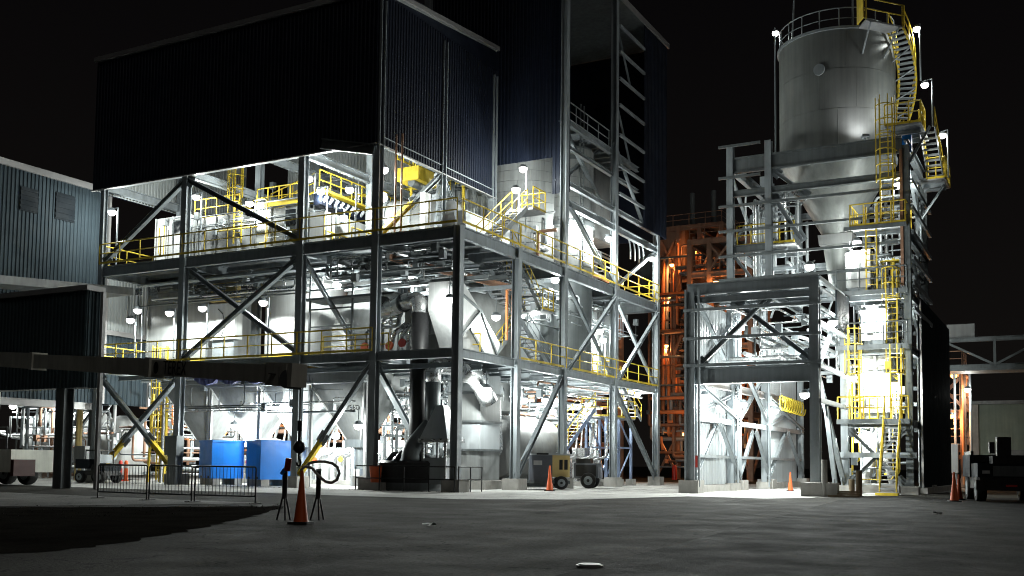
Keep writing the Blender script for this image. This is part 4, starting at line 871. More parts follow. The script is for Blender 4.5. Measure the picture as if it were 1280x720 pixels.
clutter('conduits and cable drops along the stair side of the lower deck', 'pipes', -26.4, -24.5, 46.5, 63, 8.8, 11.2, 24, 45, [STEEL, DARKST, LTCL], (.02, .06))
clutter('conduits over the ground floor along the stair side', 'pipes', -26.2, -24.5, 46.5, 63, 4.6, 5.8, 16, 46, [STEEL, DARKST, LTCL], (.02, .06))
clutter('conduits and hangers inside the silo side of the load-out frame', 'pipes', -10.3, -7.2, 53.6, 56, .4, 7.2, 36, 47, [STEEL, LTCL, YEL, DARKST], (.02, .07))
clutter('girts, conduits and small braces on the open sides of the silo tower', 'pipes', -9.9, -6.9, 57.5, 60.2, 9.9, 16.8, 40, 33, PM)
skid('pipe-fed pump row under the stair trestle side', -30.5, 62.5, 5, 5, 2.0, COPP, 15)
t = thing('back_wall', 'pale grey blockwork wall at the back of the ground floor', 'wall', (-33, 50.2, 0))
for r_ in range(6):
    for k in range(14):
        x = -38.5+k*.82+(r_ % 2)*.4; box('block', t, LTCL, x, x+.8, 49.0, 49.2, .02+r_*.42, .42+r_*.42)
t = thing('caged_ladder', 'tall yellow caged ladder beside the ground floor crossed braces', 'ladder', (-43.2, 42, 0))
lx = gy(201, 560, 42.0).x; ladder(t, (lx, 42.0, .1), 6.6, (0, -1, 0), .6); mem('guard_post', t, YEL, (lx+.05, 42.12, 0), (lx+.05, 42.12, 5.4), .5, .12); mem('guard_post', t, YEL, (lx+.55, 41.8, 0), (lx+.55, 41.8, 5), .12, .12); mem('guard_post', t, YEL, (lx-.75, 41.8, 0), (lx-.5, 41.8, 5), .12, .12)
t = thing('control_cabinet', 'grey-green control cabinet on a post beside the second front column', 'cabinet', (-40.2, 38, 0))
cx_ = gy(213, 575, 38.2).x; box('cabinet', t, DARKST, cx_-.35, cx_+.5, 38.1, 38.6, 1.5, 2.5); box('pedestal', t, DARKST, cx_-.2, cx_+.35, 38.2, 38.6, 0, 1.5)
t = thing('electric_cabinet', 'small grey electric cabinet on legs behind the annex column', 'cabinet', (-50, 40, 0))
p0 = gy(99, 575, 40); box('cabinet', t, GREYV, p0.x-.45, p0.x+.45, 40, 40.3, 1.0, 2.0); mem('leg', t, STEEL, (p0.x-.3, 40.1, 0), (p0.x-.3, 40.1, 1), .06, .06); mem('leg', t, STEEL, (p0.x+.3, 40.1, 0), (p0.x+.3, 40.1, 1), .06, .06)
for lab, px, m, wd in (('tan pipe riser beside the annex column', 99, TAN, .35), ('white pipe riser pair beside the first front column', 118, WHITE, .3)):
    t = thing('pipe_riser', lab, 'pipe', (-48, 41, 0)); x = gy(px, 540, 41).x
    rod('riser', t, m, (x, 41, 0), (x, 41, 6), wd/2, 'cyl'); rod('riser', t, DARKST, (x-.35, 41.1, 0), (x-.35, 41.1, 6), .06, 'cyl')
# yard behind the annex
t = thing('yard_tank', 'white horizontal tank seen under the annex', 'tank', (-60, 46, 0))
for nm, X0 in (('tank', -62.5),): lathe(nm, t, WHITE, [(.9, -3.2), (1.6, -2.8), (1.7, -2.4), (1.7, 2.4), (1.6, 2.8), (.9, 3.2)], None, 30, xf((-57.5, 45.5, 2.6), ry=R(90)))
for x in (-59.2, -55.8): box('saddle', t, CONC, x-.2, x+.2, 44.6, 46.4, 0, 1.4)
t = thing('yard_vessel', 'white domed vessel with pipe frame seen beside the annex column', 'tank', (-53, 46, 0))
lathe('vessel', t, WHITE, [(1.5, .3), (1.6, .6), (1.6, 3.0), (1.1, 3.7), (.4, 4.0)], (-52.6, 45.6, 0), 28)
for k in range(7): sweep('pipe', t, (STAIN, LTCL)[k % 2], [(-58+.9*k, 43.6, .1), (-58+.9*k, 43.6, 3.6+.2*(k % 3)), (-57.2+.9*k, 43.8, 4.6)], .06, 6, .2)
brace(t, (-56.5, 43.2, .6), (-52.5, 43.2, 4.4), .16); brace(t, (-53.5, 43.2, 5), (-52.5, 43.2, 4.3), .12)
for k in range(4): mem('rail', t, STEEL, (-60, 43.0, 4.2+.3*k), (-51, 43.0, 4.2+.3*k), .06, .06)

# ================================================================ right-hand background
t = thing('conveyor_gallery', 'dark conveyor gallery truss bridging to the right behind the side wall', 'conveyor', (0, 76, 0))
for z in (8.0, 9.8, 8.1):
    mem('chord', t, DARKST, (-7.5, 74 if z != 8.1 else 76, z), (14, 74 if z != 8.1 else 76, z), .25, .3, 'hbeam')
for k in range(7):
    x = -7.5+3*k; mem('truss_post', t, DARKST, (x, 74, 8), (x, 74, 9.8), .16, .16); mem('truss_diagonal', t, DARKST, (x, 74, 8.1 if k % 2 else 9.7), (x+3, 74, 9.7 if k % 2 else 8.1), .14, .14)
box('belt_deck', t, DARKST, -7.5, 14, 73.8, 76.2, 7.72, 7.84); box('hood', t, GREYD, -7.4, -5.7, 74.3, 76, 9.96, 10.9)
for k in range(2): mem('hanger', t, TRIM, (1.5+3*k, 73.7, 7.6), (1.5+3*k, 73.7, 9.2), .4, .3)
t = far_tower('pipe_tower', 'slim pipe tower lit orange beside the dark side wall', -9.0, -6.9, 79, 82, [3, 5.4, 8.5], RUST, 1, True)
for k in range(5): rod('pipe', t, (LTCL, COPP)[k % 2], (-8.4+.5*k, 78.7, .2), (-8.4+.5*k, 78.7, 8.3), .09, 'rod')
box('cabinet', t, WHITE, -8.2, -7.2, 78.0, 78.5, 1.0, 3.0)
t = thing('far_shed', 'low pale green shed with wide bays behind the parked loader', 'building', (6, 100, 0))
box('wall', t, mat('pale_green_wall', (.16, .20, .165), .7, 0, .2, .5, streak=.2), -8, 40, 100, 104, 0, 7.0); box('roof', t, DARKST, -8.4, 40.4, 99.6, 104.4, 7.0, 7.3)
for k in range(9): box('pier', t, CONC, -8+k*5.6, -7.5+k*5.6, 99.7, 99.99, 0, 6.99)
for k in range(4): box('shutter', t, DARKST, -6.5+k*11.2, -3+k*11.2, 99.85, 99.98, 0, 3.0)

# ================================================================ yard equipment
def wheel(p, c, r, wd, axis, rim=STEEL):
    a = V(axis).normalized(); rz = math.atan2(a.y, a.x)
    M = Matrix.Translation(V(c)) @ Matrix.Rotation(rz, 4, 'Z') @ Matrix.Rotation(R(90), 4, 'Y')
    w_ = lathe('wheel', p, RUBB, [(r*.6, -wd/2), (r*.93, -wd/2), (r, -wd*.32), (r, wd*.32), (r*.93, wd/2), (r*.6, wd/2)], None, 22, M)
    lathe('rim', w_, rim, [(r*.55, -wd*.35), (r*.58, -wd*.51), (r*.2, -wd*.56), (r*.2, wd*.56), (r*.58, wd*.51), (r*.55, wd*.35)], None, 16, M); return w_
def cone(at_, lab, h=1.0, tilt=0):
    t = thing('traffic_cone', lab, 'cone', at_); s = h
    cbox('base', t, RUBB, (at_[0], at_[1], .025), (.40*s, .40*s, .05), R(18)); M = Matrix.Translation(V((at_[0], at_[1], .05))) @ Matrix.Rotation(tilt, 4, 'X')
    lathe('cone', t, ORNG, [(.15*s, 0), (.14*s, .04), (.065*s, .62*s), (.035*s, .95*s), (.03*s, s)], None, 20, M); return t
# blue bins
for lab, px in (('blue steel bin on timber blocks, left of the pair, by the caged ladder', 276), ('blue steel bin on timber blocks beside the third front column', 336)):
    c = gy(px, 600, 40.4); t = thing('waste_bin', lab, 'bin', (c.x, c.y, 0), 'blue bins under the hoppers'); rz = R(-24)
    Mb = Matrix.Translation(V((c.x, c.y, 0))) @ Matrix.Rotation(rz, 4, 'Z')
    def part(nm, m, lo, hi):
        ce = [(lo[i]+hi[i])/2 for i in range(3)]; sz = [hi[i]-lo[i] for i in range(3)]
        return link(nm, shp('box', m), t, Mb @ Matrix.Translation(V(ce)) @ Matrix.Diagonal((*sz, 1)))
    W2, D2 = .88, .86
    part('wall', BLUE, (-W2, -D2, .34), (W2, -D2+.05, 2.28)); part('wall', BLUE, (-W2, D2-.05, .34), (W2, D2, 2.28)); part('wall', BLUE, (-W2, -D2+.05, .34), (-W2+.05, D2-.05, 2.28)); part('wall', BLUE, (W2-.05, -D2+.05, .34), (W2, D2-.05, 2.28))
    part('floor', BLUE, (-W2+.05, -D2+.05, .34), (W2-.05, D2-.05, .4))
    for s in (-1, 1): part('skid', CONC, (-W2, s*.6-.2, 0), (W2, s*.6+.2, .33))
    part('rim', BLUE, (-W2-.03, -D2-.03, 2.2), (W2+.03, -D2+.0, 2.3)); part('rim', BLUE, (W2, -D2-.03, 2.2), (W2+.03, D2+.03, 2.3))
    for k in (-.5, .5): part('fork_pocket', BLACK, (k-.12, -D2-.012, .36), (k+.12, -D2-.002, .46))
    link('lid', newmesh('lid', [(.7*math.cos(a)*f_, .7*math.sin(a)*f_, z) for f_, z in ((1, 2.25), (.9, 2.34), (.45, 2.42)) for a in [2*math.pi*i/20 for i in range(20)]],
        [(k*20+i, k*20+(i+1) % 20, (k+1)*20+(i+1) % 20, (k+1)*20+i) for k in range(2) for i in range(20)]+[tuple(range(40, 60)), tuple(range(19, -1, -1))], LTCL), t, Mb)
# crowd barriers
fx = [(122, 623), (183, 625.5), (186, 625.5), (239, 627.5), (243, 627.5), (319, 630)]
labs = ('black crowd barrier panel in front of the small utility cart', 'black crowd barrier panel in front of the yellow caged ladder', 'black crowd barrier panel in front of the blue bins')
for k in range(3):
    a, b = gz(*fx[2*k]), gz(*fx[2*k+1]); t = thing('crowd_barrier', labs[k], 'barrier', (a+b)/2, 'crowd barriers along the yard'); d = (b-a).normalized(); L = (b-a).length; nr = V((-d.y, d.x, 0))
    sweep('frame', t, BLACK, [a+V((0, 0, .22)), a+V((0, 0, 1.08)), b+V((0, 0, 1.08)), b+V((0, 0, .22)), a+V((0, 0, .22))], .025, 6, .08)
    n = int(L/.13)
    for i in range(1, n): q = a+d*(L*i/n); rod('bar', t, BLACK, q+V((0, 0, .22)), q+V((0, 0, 1.08)), .009)
    for q in (a, b): rod('foot', t, BLACK, q+nr*.25+V((0, 0, .015)), q-nr*.25+V((0, 0, .015)), .02); rod('foot_post', t, BLACK, q+V((0, 0, .01)), q+V((0, 0, .3)), .022)
# cones and posts under the hook
cone(gz(376, 655), 'tall orange traffic cone standing below the crane hook', 1.02)
cone(gz(687, 614), 'orange traffic cone in front of the tow-behind generator', 1.15); cone(gz(988, 614), 'orange traffic cone inside the load-out frame opening', .95)
cone(gz(1193, 627), 'orange traffic cone beside the parked loader', 1.1); cone(gz(1199, 625), 'slim orange traffic cone behind the cone at the parked loader', 1.0)
for px, lab in ((355, 'black hose stand with red and blue couplings left of the tall cone'), (397, 'black tapered hose stand right of the tall cone')):
    g = gz(px, 650); t = thing('hose_stand', lab, 'stand', g)
    rod('post', t, BLACK, g+V((0, 0, .45)), g+V((0, 0, 1.05)), .055, 'cyl')
    for dx, dy in ((-.1, -.12), (.12, -.1), (.0, .2)): rod('leg', t, BLACK, g+V((dx, dy, 0)), g+V((0, 0, .65)), .022)
    if px < 360:
        rod('coupling', t, REDM, g+V((.05, 0, 1.05)), g+V((.09, 0, 1.32)), .07, 'cyl'); rod('coupling', t, BLUE, g+V((-.06, -.02, .98)), g+V((.02, -.02, 1.08)), .06, 'cyl'); rod('coupling', t, LTCL, g+V((-.03, -.03, 1.0)), g+V((.08, -.03, 1.18)), .035, 'cyl')
    else: rod('cap', t, LTCL, g+V((0, 0, 1.05)), g+V((0, 0, 1.1)), .06, 'cyl')
hY = gz(380, 652).y
t = thing('looped_hose', 'thick pale hose looping between the cone and the right hose stand', 'hose', gz(397, 650))
pts = [gy(x, y, hY) for x, y in ((379, 588), (384, 583), (392, 585), (400, 595), (408, 602), (415, 603.5), (421, 600), (424, 592), (421, 584), (414, 579), (404, 577), (392, 577), (384, 579), (379, 584))]
sm = []
for i in range(len(pts)-1):
    for k in range(4): u = k/4; sm.append(pts[i]*(1-u)+pts[i+1]*u+V((0, .012*(i-6), 0)))
sm.append(pts[-1]); sweep('hose', t, mat('pale_grey_hose', (.32, .32, .30), .6, 0, .2, 4), sm, .030, 8)
# mobile crane, boom lowered over the cone
CR = thing('mobile_crane', 'dark grey mobile crane with its boom lowered across the yard', 'crane', (-40, 31, 0))
A = gy(-60, 446, 28.6); B = gy(366, 469, 17.0); d = (B-A); L = d.length; d.normalize()
cyy = 31.4; crx = gy(44, 600, cyy).x
box('chassis', CR, CRANE, crx-12, crx-.12, cyy-1.2, cyy+1.2, .62, 1.65); box('bumper', CR, mat('maroon_paint', (.05, .012, .010), .5, 0, .25, 1.5), crx-.12, crx+.1, cyy-1.2, cyy-.1, .45, 1.2)
for k in range(4): box('locker', CR, CRANE, crx-11+2.4*k, crx-8.8+2.4*k, cyy-1.26, cyy-1.2, .75, 1.55)
for x in (crx-1.9, crx-3.4, crx-8.2, crx-9.7):
    for s in (-1, 1): wheel(CR, (x, cyy+s*1.0, .55), .55, .42, (0, 1, 0))
rail(CR, (crx-5.5, cyy-1.1, 1.65), (crx-.6, cyy-1.1, 1.65), 1.0, BLACK, .9, False); box('winch', CR, RUST, crx-5.3, crx-4.6, cyy-.9, cyy-.2, 1.66, 2.3)
box('turret', CR, CRANE, A.x-2.5, A.x+.4, cyy-3.6, cyy-.6, 1.7, A.z+.3); box('outrigger', CR, CRANE, A.x-1, A.x-.5, cyy-3.4, cyy-1, .3, 1.7)
for k, (u0, u1, hh, ww) in enumerate(((0, .42, .56, .46), (.40, .76, .48, .40), (.74, 1.0, .40, .33))):
    bo = mem('boom_section', CR, CRANE, A+d*L*u0, A+d*L*u1, ww, hh)
    mem('boom_collar', bo, CRANE, A+d*L*(u1-.008), A+d*L*(u1+.002), ww+.05, hh+.05)
side = V((d.y, -d.x, 0)).normalized(); side = side if side.y < 0 else -side
mem('boom_head', CR, CRANE, B-d*.9, B+d*.28, .36, .5); mem('head_window', CR, BLACK, B-d*.62+side*.17, B-d*.42+side*.185, .16, .02, 'box', (0, 0, 1)); rod('sheave', CR, DARKST, B+V((0, -.2, -.1)), B+V((0, .2, -.1)), .2, 'cyl')
hu = 0
for px, s_, sz in ((228, 'TEREX', .52),):
    best = min((abs((lambda q: 640+FPX*((q-V((0, 0, CAMZ))).dot(cr))/((q-V((0, 0, CAMZ))).dot(fw)))(A+d*L*u/200)-px), u/200) for u in range(200)); hu = best[1]
    c = A+d*L*hu+side*(.206 if hu > .41 else .236); zz = V((0, 0, 1)); text('lettering', CR, INK, s_, sz, c, d)
    c2 = c-d*1.25; up_ = (zz-d*zz.dot(d)).normalized()
    for r0, r1 in ((.13, .0),): mem('emblem', CR, INK, c2-side*.004, c2+side*.006, .32, .32, 'cyl')
hp = gy(376, 484, B.y); hx, hy = hp.x, hp.y
zb = gy(376, 559, hy).z
rod('hoist_rope', CR, BLACK, (hx, hy, zb+.5), (hx, hy, B.z-.1), .012); rod('swivel', CR, BLACK, (hx, hy, zb+.34), (hx, hy, zb+.56), .05, 'cyl'); rod('shackle', CR, BLACK, (hx, hy, zb+.1), (hx, hy, zb+.36), .035)
lathe('headache_ball', CR, BLACK, [(.03, -.13), (.08, -.11), (.125, -.05), (.13, .02), (.10, .09), (.05, .13)], (hx, hy, zb), 18)
sweep('hook', CR, BLACK, [(hx, hy, zb-.12), (hx, hy, zb-.24), (hx+.05, hy, zb-.3), (hx+.04, hy, zb-.38), (hx-.03, hy, zb-.39), (hx-.06, hy, zb-.32)], .022, 8, .03)
# tow-behind generator
g = gz(705, 610); gx0, gy0 = -23.55, 47.3
t = thing('tow_generator', 'grey and tan tow-behind generator parked before the horizontal tank', 'generator', (gx0, gy0, 0))
rz = R(30); Mg = Matrix.Translation(V((gx0, gy0, 0))) @ Matrix.Rotation(rz, 4, 'Z')
def gp(nm, m, lo, hi, par=None):
    ce = [(lo[i]+hi[i])/2 for i in range(3)]; sz = [hi[i]-lo[i] for i in range(3)]
    return link(nm, shp('box', m), par or t, Mg @ Matrix.Translation(V(ce)) @ Matrix.Diagonal((*sz, 1)))
GENG = mat('generator_grey_paint', (.10, .11, .13), .5, 0, .2, 1.3)
gp('body', GENG, (-1.05, -.62, .45), (.1, .62, 1.72)); gp('end_panel', TAN, (.1, -.60, .62), (.98, .60, 1.72)); gp('roof', LTCL, (-1.08, -.64, 1.72), (.98, .64, 1.80)); gp('roof_hatch', BLACK, (-.7, -.66, 1.74), (-.1, -.2, 1.83))
gp('frame', DARKST, (-1.1, -.6, .3), (1.0, .6, .45)); gp('door', GENG, (-.98, -.645, .55), (-.38, -.622, 1.6)); gp('door', GENG, (-.33, -.645, .55), (.06, -.622, 1.6)); gp('data_plate', WHITE, (-.85, -.66, 1.22), (-.42, -.646, 1.45))
gp('louvre', BLACK, (.45, -.615, 1.0), (.62, -.602, 1.5)); gp('louvre', BLACK, (.70, -.615, 1.0), (.87, -.602, 1.5)); gp('light_bar', WHITE, (-1.1, -.3, 1.55), (-1.06, .3, 1.7))
for s in (-1, 1): wheel(t, Mg @ V((.55, s*.72, .34)), .34, .22, Mg.to_3x3() @ V((0, 1, 0)))
rod('tow_bar', t, DARKST, Mg @ V((-1.1, 0, .4)), Mg @ V((-1.9, 0, .45)), .05); rod('jack', t, DARKST, Mg @ V((-1.2, -.5, 0)), Mg @ V((-1.2, -.5, .6)), .05); rod('fuel_cap', t, REDM, Mg @ V((.6, -.64, .5)), Mg @ V((.6, -.6, .5)), .12, 'cyl')
gx0, gy0 = -23.2, 51.3; t = thing('welder_cart', 'small dark two-wheeled welder cart behind the tow-behind generator', 'cart', (gx0, gy0, 0)); Mg = Matrix.Translation(V((gx0, gy0, 0))) @ Matrix.Rotation(R(15), 4, 'Z')
gp('body', GENG, (-.7, -.5, .55), (.6, .5, 1.35)); gp('engine_cover', BLACK, (-.6, -.45, 1.35), (.2, .45, 1.6)); gp('side_panel', BLACK, (-.6, -.52, .65), (.5, -.502, 1.25)); rod('handle', t, WHITE, Mg @ V((-.6, -.4, 1.4)), Mg @ V((.5, -.4, 1.7)), .03)
for s in (-1, 1): wheel(t, Mg @ V((.1, s*.6, .42)), .42, .2, Mg.to_3x3() @ V((0, 1, 0)))
# utility cart near the warehouse
g = gz(123, 603.5); t = thing('utility_cart', 'small dark utility cart parked beyond the crowd barriers', 'cart', g); Mg = Matrix.Translation(V((g.x, g.y, 0))) @ Matrix.Rotation(R(8), 4, 'Z')
gp('chassis', BLACK, (-.95, -.6, .4), (.9, .6, .65)); gp('cargo_box', CHAR, (-1.0, -.65, .75), (-.1, .65, 1.25)); gp('hood', CHAR, (.35, -.6, .65), (.95, .6, 1.0)); gp('roof', BLACK, (-.4, -.6, 1.68), (.45, .6, 1.76)); gp('windscreen', LTCL, (.38, -.5, 1.05), (.42, .5, 1.5)); gp('seat', RUBB, (-.1, -.5, .65), (.25, .5, .95))
for x in (-.38, .43):
    for s in (-.58, .58): rod('roof_post', t, BLACK, Mg @ V((x, s, .7)), Mg @ V((x, s, 1.7)), .03)
for x in (-.65, .65):
    for s in (-1, 1): wheel(t, Mg @ V((x, s*.6, .32)), .32, .26, Mg.to_3x3() @ V((0, 1, 0)))
# red barriers behind the cart
for k, px in enumerate((150, 157)):
    g = gz(px, 601.5); t = thing('delineator', ('dark red delineator next to the utility cart', 'orange delineator behind the dark red one')[k], 'delineator', g, 'red delineators')
    lathe('tube', t, ORNG if k else REDM, [(.2, .0), (.2, .06), (.11, .08), (.11, 1.1), (.06, 1.2)], g, 14); lathe('band', t, WHITE, [(.115, .75), (.115, .9)], g, 14)
# parked loader on the right
lx, ly = gz(1248, 628).x+.15, gz(1248, 628).y+1.6
t = thing('parked_loader', 'dark parked yard loader with mast facing the camera', 'loader', (lx, ly, 0)); Mg = Matrix.Translation(V((lx, ly, 0))) @ Matrix.Rotation(R(12), 4, 'Z')
gp('chassis', BLACK, (-1.1, -1.3, .5), (1.1, 2.6, .95)); gp('bonnet', CHAR, (-1.15, -1.2, .95), (1.15, .6, 1.5)); gp('body', CHAR, (-1.2, .6, .95), (1.2, 2.8, 1.85)); gp('bumper', BLACK, (-1.25, -1.5, .45), (1.25, -1.3, .85)); gp('grille', DARKST, (-.6, -1.22, 1.0), (.6, -1.2, 1.4))
gp('mast', BLACK, (-.32, -.5, 1.5), (.18, -.1, 2.55)); gp('mast_arm', BLACK, (-.6, -.4, 1.9), (-.4, -.2, 2.35)); gp('winch', BLACK, (-.5, -.5, 1.5), (.5, .4, 1.8))
gp('rail', BLACK, (-1.15, .6, 1.85), (-1.05, 2.7, 2.0)); gp('windscreen', GLASSD, (-1.0, .585, 1.55), (1.0, .6, 1.83)); gp('licence_plate', REDM, (-.2, -1.515, .6), (.2, -1.501, .68))
for s in (-1, 1): gp('headlight', WHITE, (s*.85-.14, -1.225, 1.1), (s*.85+.14, -1.2, 1.22))
for y in (-.75, 1.9):
    for s in (-1, 1): wheel(t, Mg @ V((s*1.0, y, .5)), .5, .36, Mg.to_3x3() @ V((1, 0, 0)))
# guard rails, extinguishers, bucket, red posts, bollards
t = thing('guard_rail', 'black tubular guard rail around the two corner plinths', 'rail', (-27, 38, 0))
for a, b in (((-28.9, 38.2), (-23.6, 38.2)), ((-23.4, 38.2), (-23.4, 40.2))):
    for z in (.55, 1.1): rod('rail', t, BLACK, (*a, z), (*b, z), .03)
    n = 4 if a[1] == b[1] else 2
    for i in range(n+1): q = V((*a, 0))+(V((*b, 0))-V((*a, 0)))*(i/n); rod('post', t, BLACK, q, q+V((0, 0, 1.1)), .03)
g = gz(475, 607); t = thing('bucket', 'orange plastic bucket beside the tall corner column plinth', 'bucket', g); lathe('bucket', t, ORNG, [(.22, 0), (.30, .75), (.32, .78)], (-28.0, 38.5, .35), 18); box('block', t, CONC, -28.4, -27.6, 38.2, 38.8, 0, .35)
for px, py, lab in ((628, 607, 'red fire extinguisher on the ground by the scrubber column'), (843, 600, 'red fire hydrant post standing in the orange-lit gap')):
    g = gz(px, py); t = thing('fire_extinguisher' if px < 700 else 'hydrant_post', lab, 'extinguisher' if px < 700 else 'hydrant', g)
    s = 1 if px < 700 else 2.1; lathe('cylinder', t, REDM, [(.11*s, .0), (.11*s, .55*s), (.05*s, .65*s)], g, 14); rod('valve', t, BLACK, g+V((0, 0, .64*s)), g+V((.1*s, 0, .74*s)), .03*s)
t = thing('sign_plate', 'small red sign plate on the load-out frame column', 'sign', (-15.6, 46.7, 1.5)); box('plate', t, REDM, -15.62, -15.42, 46.62, 46.64, 1.2, 1.75); rod('bracket', t, STEEL, (-15.52, 46.65, 1.5), (-15.52, 46.8, 1.5), .02)
for k, (x, y, h) in enumerate(((-9.6, 46.0, 1.6), (-8.3, 46.8, 1.15), (-8.9, 48.4, .75))):
    t = thing('bollard', ('tall timber post beside the load-out frame plinth', 'short weathered timber bollard before the silo tower', 'low timber stub behind the timber bollard')[k], 'bollard', (x, y, 0)); rod('post', t, WOOD if k else CONC, (x, y, 0), (x, y, h), .13, 'cyl'); rod('base', t, CONC, (x, y, 0), (x, y, .05), .22, 'cyl')
t = thing('timber_stack', 'flat timber offcuts lying by the load-out frame plinth', 'timber', (-9.3, 45.6, 0))
for k in range(3): cbox('plank', t, WOOD, (-8.8+.1*k, 46.0+.1*k, .05+.09*k), (1.3-.2*k, .25, .08), R(8*k))
t = thing('step_stool', 'yellow base step of the ground stair at the silo tower', 'step', (-7.75, 50.6, 0)); box('step', t, YEL, -8.25, -7.25, 50.5, 51.0, 0, .12); box('tread', t, DECKM, -8.2, -7.3, 50.55, 50.95, .12, .15)
t = thing('drain_cover', 'pale round drain cover set in the dark paving seam', 'drain', gz(737, 709)); g = gz(737, 709); lathe('rim', t, TRIM, [(.17, .0), (.17, .02)], (g.x, g.y, .009), 20); lathe('lid', t, LTCL, [(.14, .0), (.14, .012)], (g.x, g.y, .03), 20)
for px, py, lab in ((536, 658, 'crumpled white paper scrap on the open asphalt'), (1172, 643, 'pale rag lying on the asphalt before the parked loader')):
    g = gz(px, py); t = thing('paper_scrap', lab, 'litter', g); vv = []; rg = random.Random(px)
    for j in range(4):
        for i in range(4): vv.append((g.x+(i-1.5)*.07+rg.uniform(-.02, .02), g.y+(j-1.5)*.07+rg.uniform(-.02, .02), .012+.07*rg.random()))
    link('sheet', newmesh('sheet', vv+[(x, y, z-.006) for x, y, z in vv], [(j*4+i, j*4+i+1, j*4+i+5, j*4+i+4) for j in range(3) for i in range(3)]+[(16+j*4+i+4, 16+j*4+i+5, 16+j*4+i+1, 16+j*4+i) for j in range(3) for i in range(3)], WHITE), t)

# ================================================================ lamps
def lampset(group, label, items, **kw):
    for it in items:
        k = dict(kw); pos = it[0]
        if len(it) > 1: k.update(it[1])
        lamp(pos, k.pop('lab', label), group, **k)
P = 'pole'
lampset('pole lamps on the lower deck', 'white pole lamp standing at the lower deck railing of the process building', [
    (gy(253, 385, 40.4), dict(lab='pole lamp before the flat-sided filter vessel on the lower deck')), (gy(329, 378, 40.4), dict(pw=1.3, lab='pole lamp before the round white filter vessel on the lower deck')), (gy(163, 400, 39.9), dict(pw=.5, lab='pole lamp before the teal roller door on the lower deck')), (gy(172, 388, 42.0), dict(pw=.3, lab='smaller pole lamp beside the teal roller door')), (gy(212, 391, 41.0), dict(pw=1.2, lab='pole lamp at the second front column on the lower deck'))], kind=P, floor=ZL, arm=(.3, .1), cut=True)
lampset('pole lamps on the upper deck', 'white pole lamp on the upper deck among the filter housings', [
    (gy(140, 265, 39.5), dict(lab='white pole lamp at the upper deck corner beside the warehouse')), (gy(245, 246, 41.6), dict(pw=.6, lab='pole lamp before the grey panelled filter housing')), (gy(312, 254, 41.8), dict(lab='bright pole lamp between the caged ladder and the railed housing')), (gy(386, 223, 41.5), dict(pw=.6, lab='high pole lamp beside the third front column on the upper deck')), (gy(401, 239, 41.2), dict(pw=.8, lab='pole lamp at the near end of the blue pulse header')), (gy(437, 237, 41.4), dict(pw=1.2, lab='brightest pole lamp before the blue pulse header'))], kind=P, floor=ZU, arm=(.3, .15))
lampset('bracket lamps at the tall corner column', 'round lamp bracketed to the tall corner column above the upper deck', [
    (gy(480, 212, 39.5), dict(lab='upper round lamp on the tall corner column')), (gy(479, 247, 39.5), dict(lab='lower round lamp on the tall corner column'))], kind='wall', arm=(-.25, -.4), pw=.7)
lampset('pole lamps beside the plated tank', 'white pole lamp beside the wide plated tank', [(gx(654, 211, -25.7), dict(pw=.8, lab='tall bright pole lamp before the wide plated tank')), (gx(645, 237, -25.0), dict(pw=.6, lab='shorter lamp beside the tall pole lamp at the yellow stair'))], kind=P, floor=ZU, arm=(0, .35))
lampset('lamps of the far tower bays', 'lamp on the open side of the stair tower above the upper deck', [(gx(721, 277, -24.6), dict(lab='lamp hung before the slim banded stack')), (gx(761, 298, -23.5), dict(pw=1.2, lab='lamp on the middle column of the stair tower')), (gx(815, 323, -23.5), dict(pw=1.2, lab='lamp on the last column of the stair tower'))], kind='wall', arm=(-.3, .2), pw=.9)
lampset('amber lamps of the far tower bays', 'small amber lamp low on the stair tower upper deck', [(gx(776, 354, -24.6), {})], kind='stem', floor=.3, pw=.25, col=(1, .6, .25), lens=LENSO, size=.8)
lampset('stem lamps under the upper deck', 'lamp hung on a stem beneath the upper deck of the process building', [
    (gy(421, 356, 41.5), dict(lab='lamp hung over the thin access frame under the upper deck')), (gy(512, 349, 43.5), dict(pw=.7, lab='lamp hung above the silver duct elbow under the upper deck')), (gy(562, 374, 39.75), dict(pw=.55, lab='bright lamp hung at the corner column before the white hood')), (gx(694, 350, -25.2), dict(pw=.5, lab='lamp hung over the stair landing under the upper deck')), (gx(669, 389, -25.6), dict(pw=.4, lab='lamp hung beside the grey lettered vessel')), (gx(620, 396, -25.0), dict(pw=.7, lab='lamp hung behind the angular silver chute'))], kind='stem', floor=.9)
lampset('lower deck lamps of the far bays', 'pole lamp on the lower deck beside the yellow far-end railing', [(gx(750, 413, -24.7), dict(lab='taller pole lamp on the lower deck by the far stair tower column')), (gx(754, 425, -25.2), dict(pw=.6, lab='shorter pole lamp behind the taller one by the far stair tower column')), (gx(745, 431, -25.6), dict(pw=1.2, lab='brightest low pole lamp before the tall grey bag filter'))], kind=P, floor=ZL, arm=(0, .3))
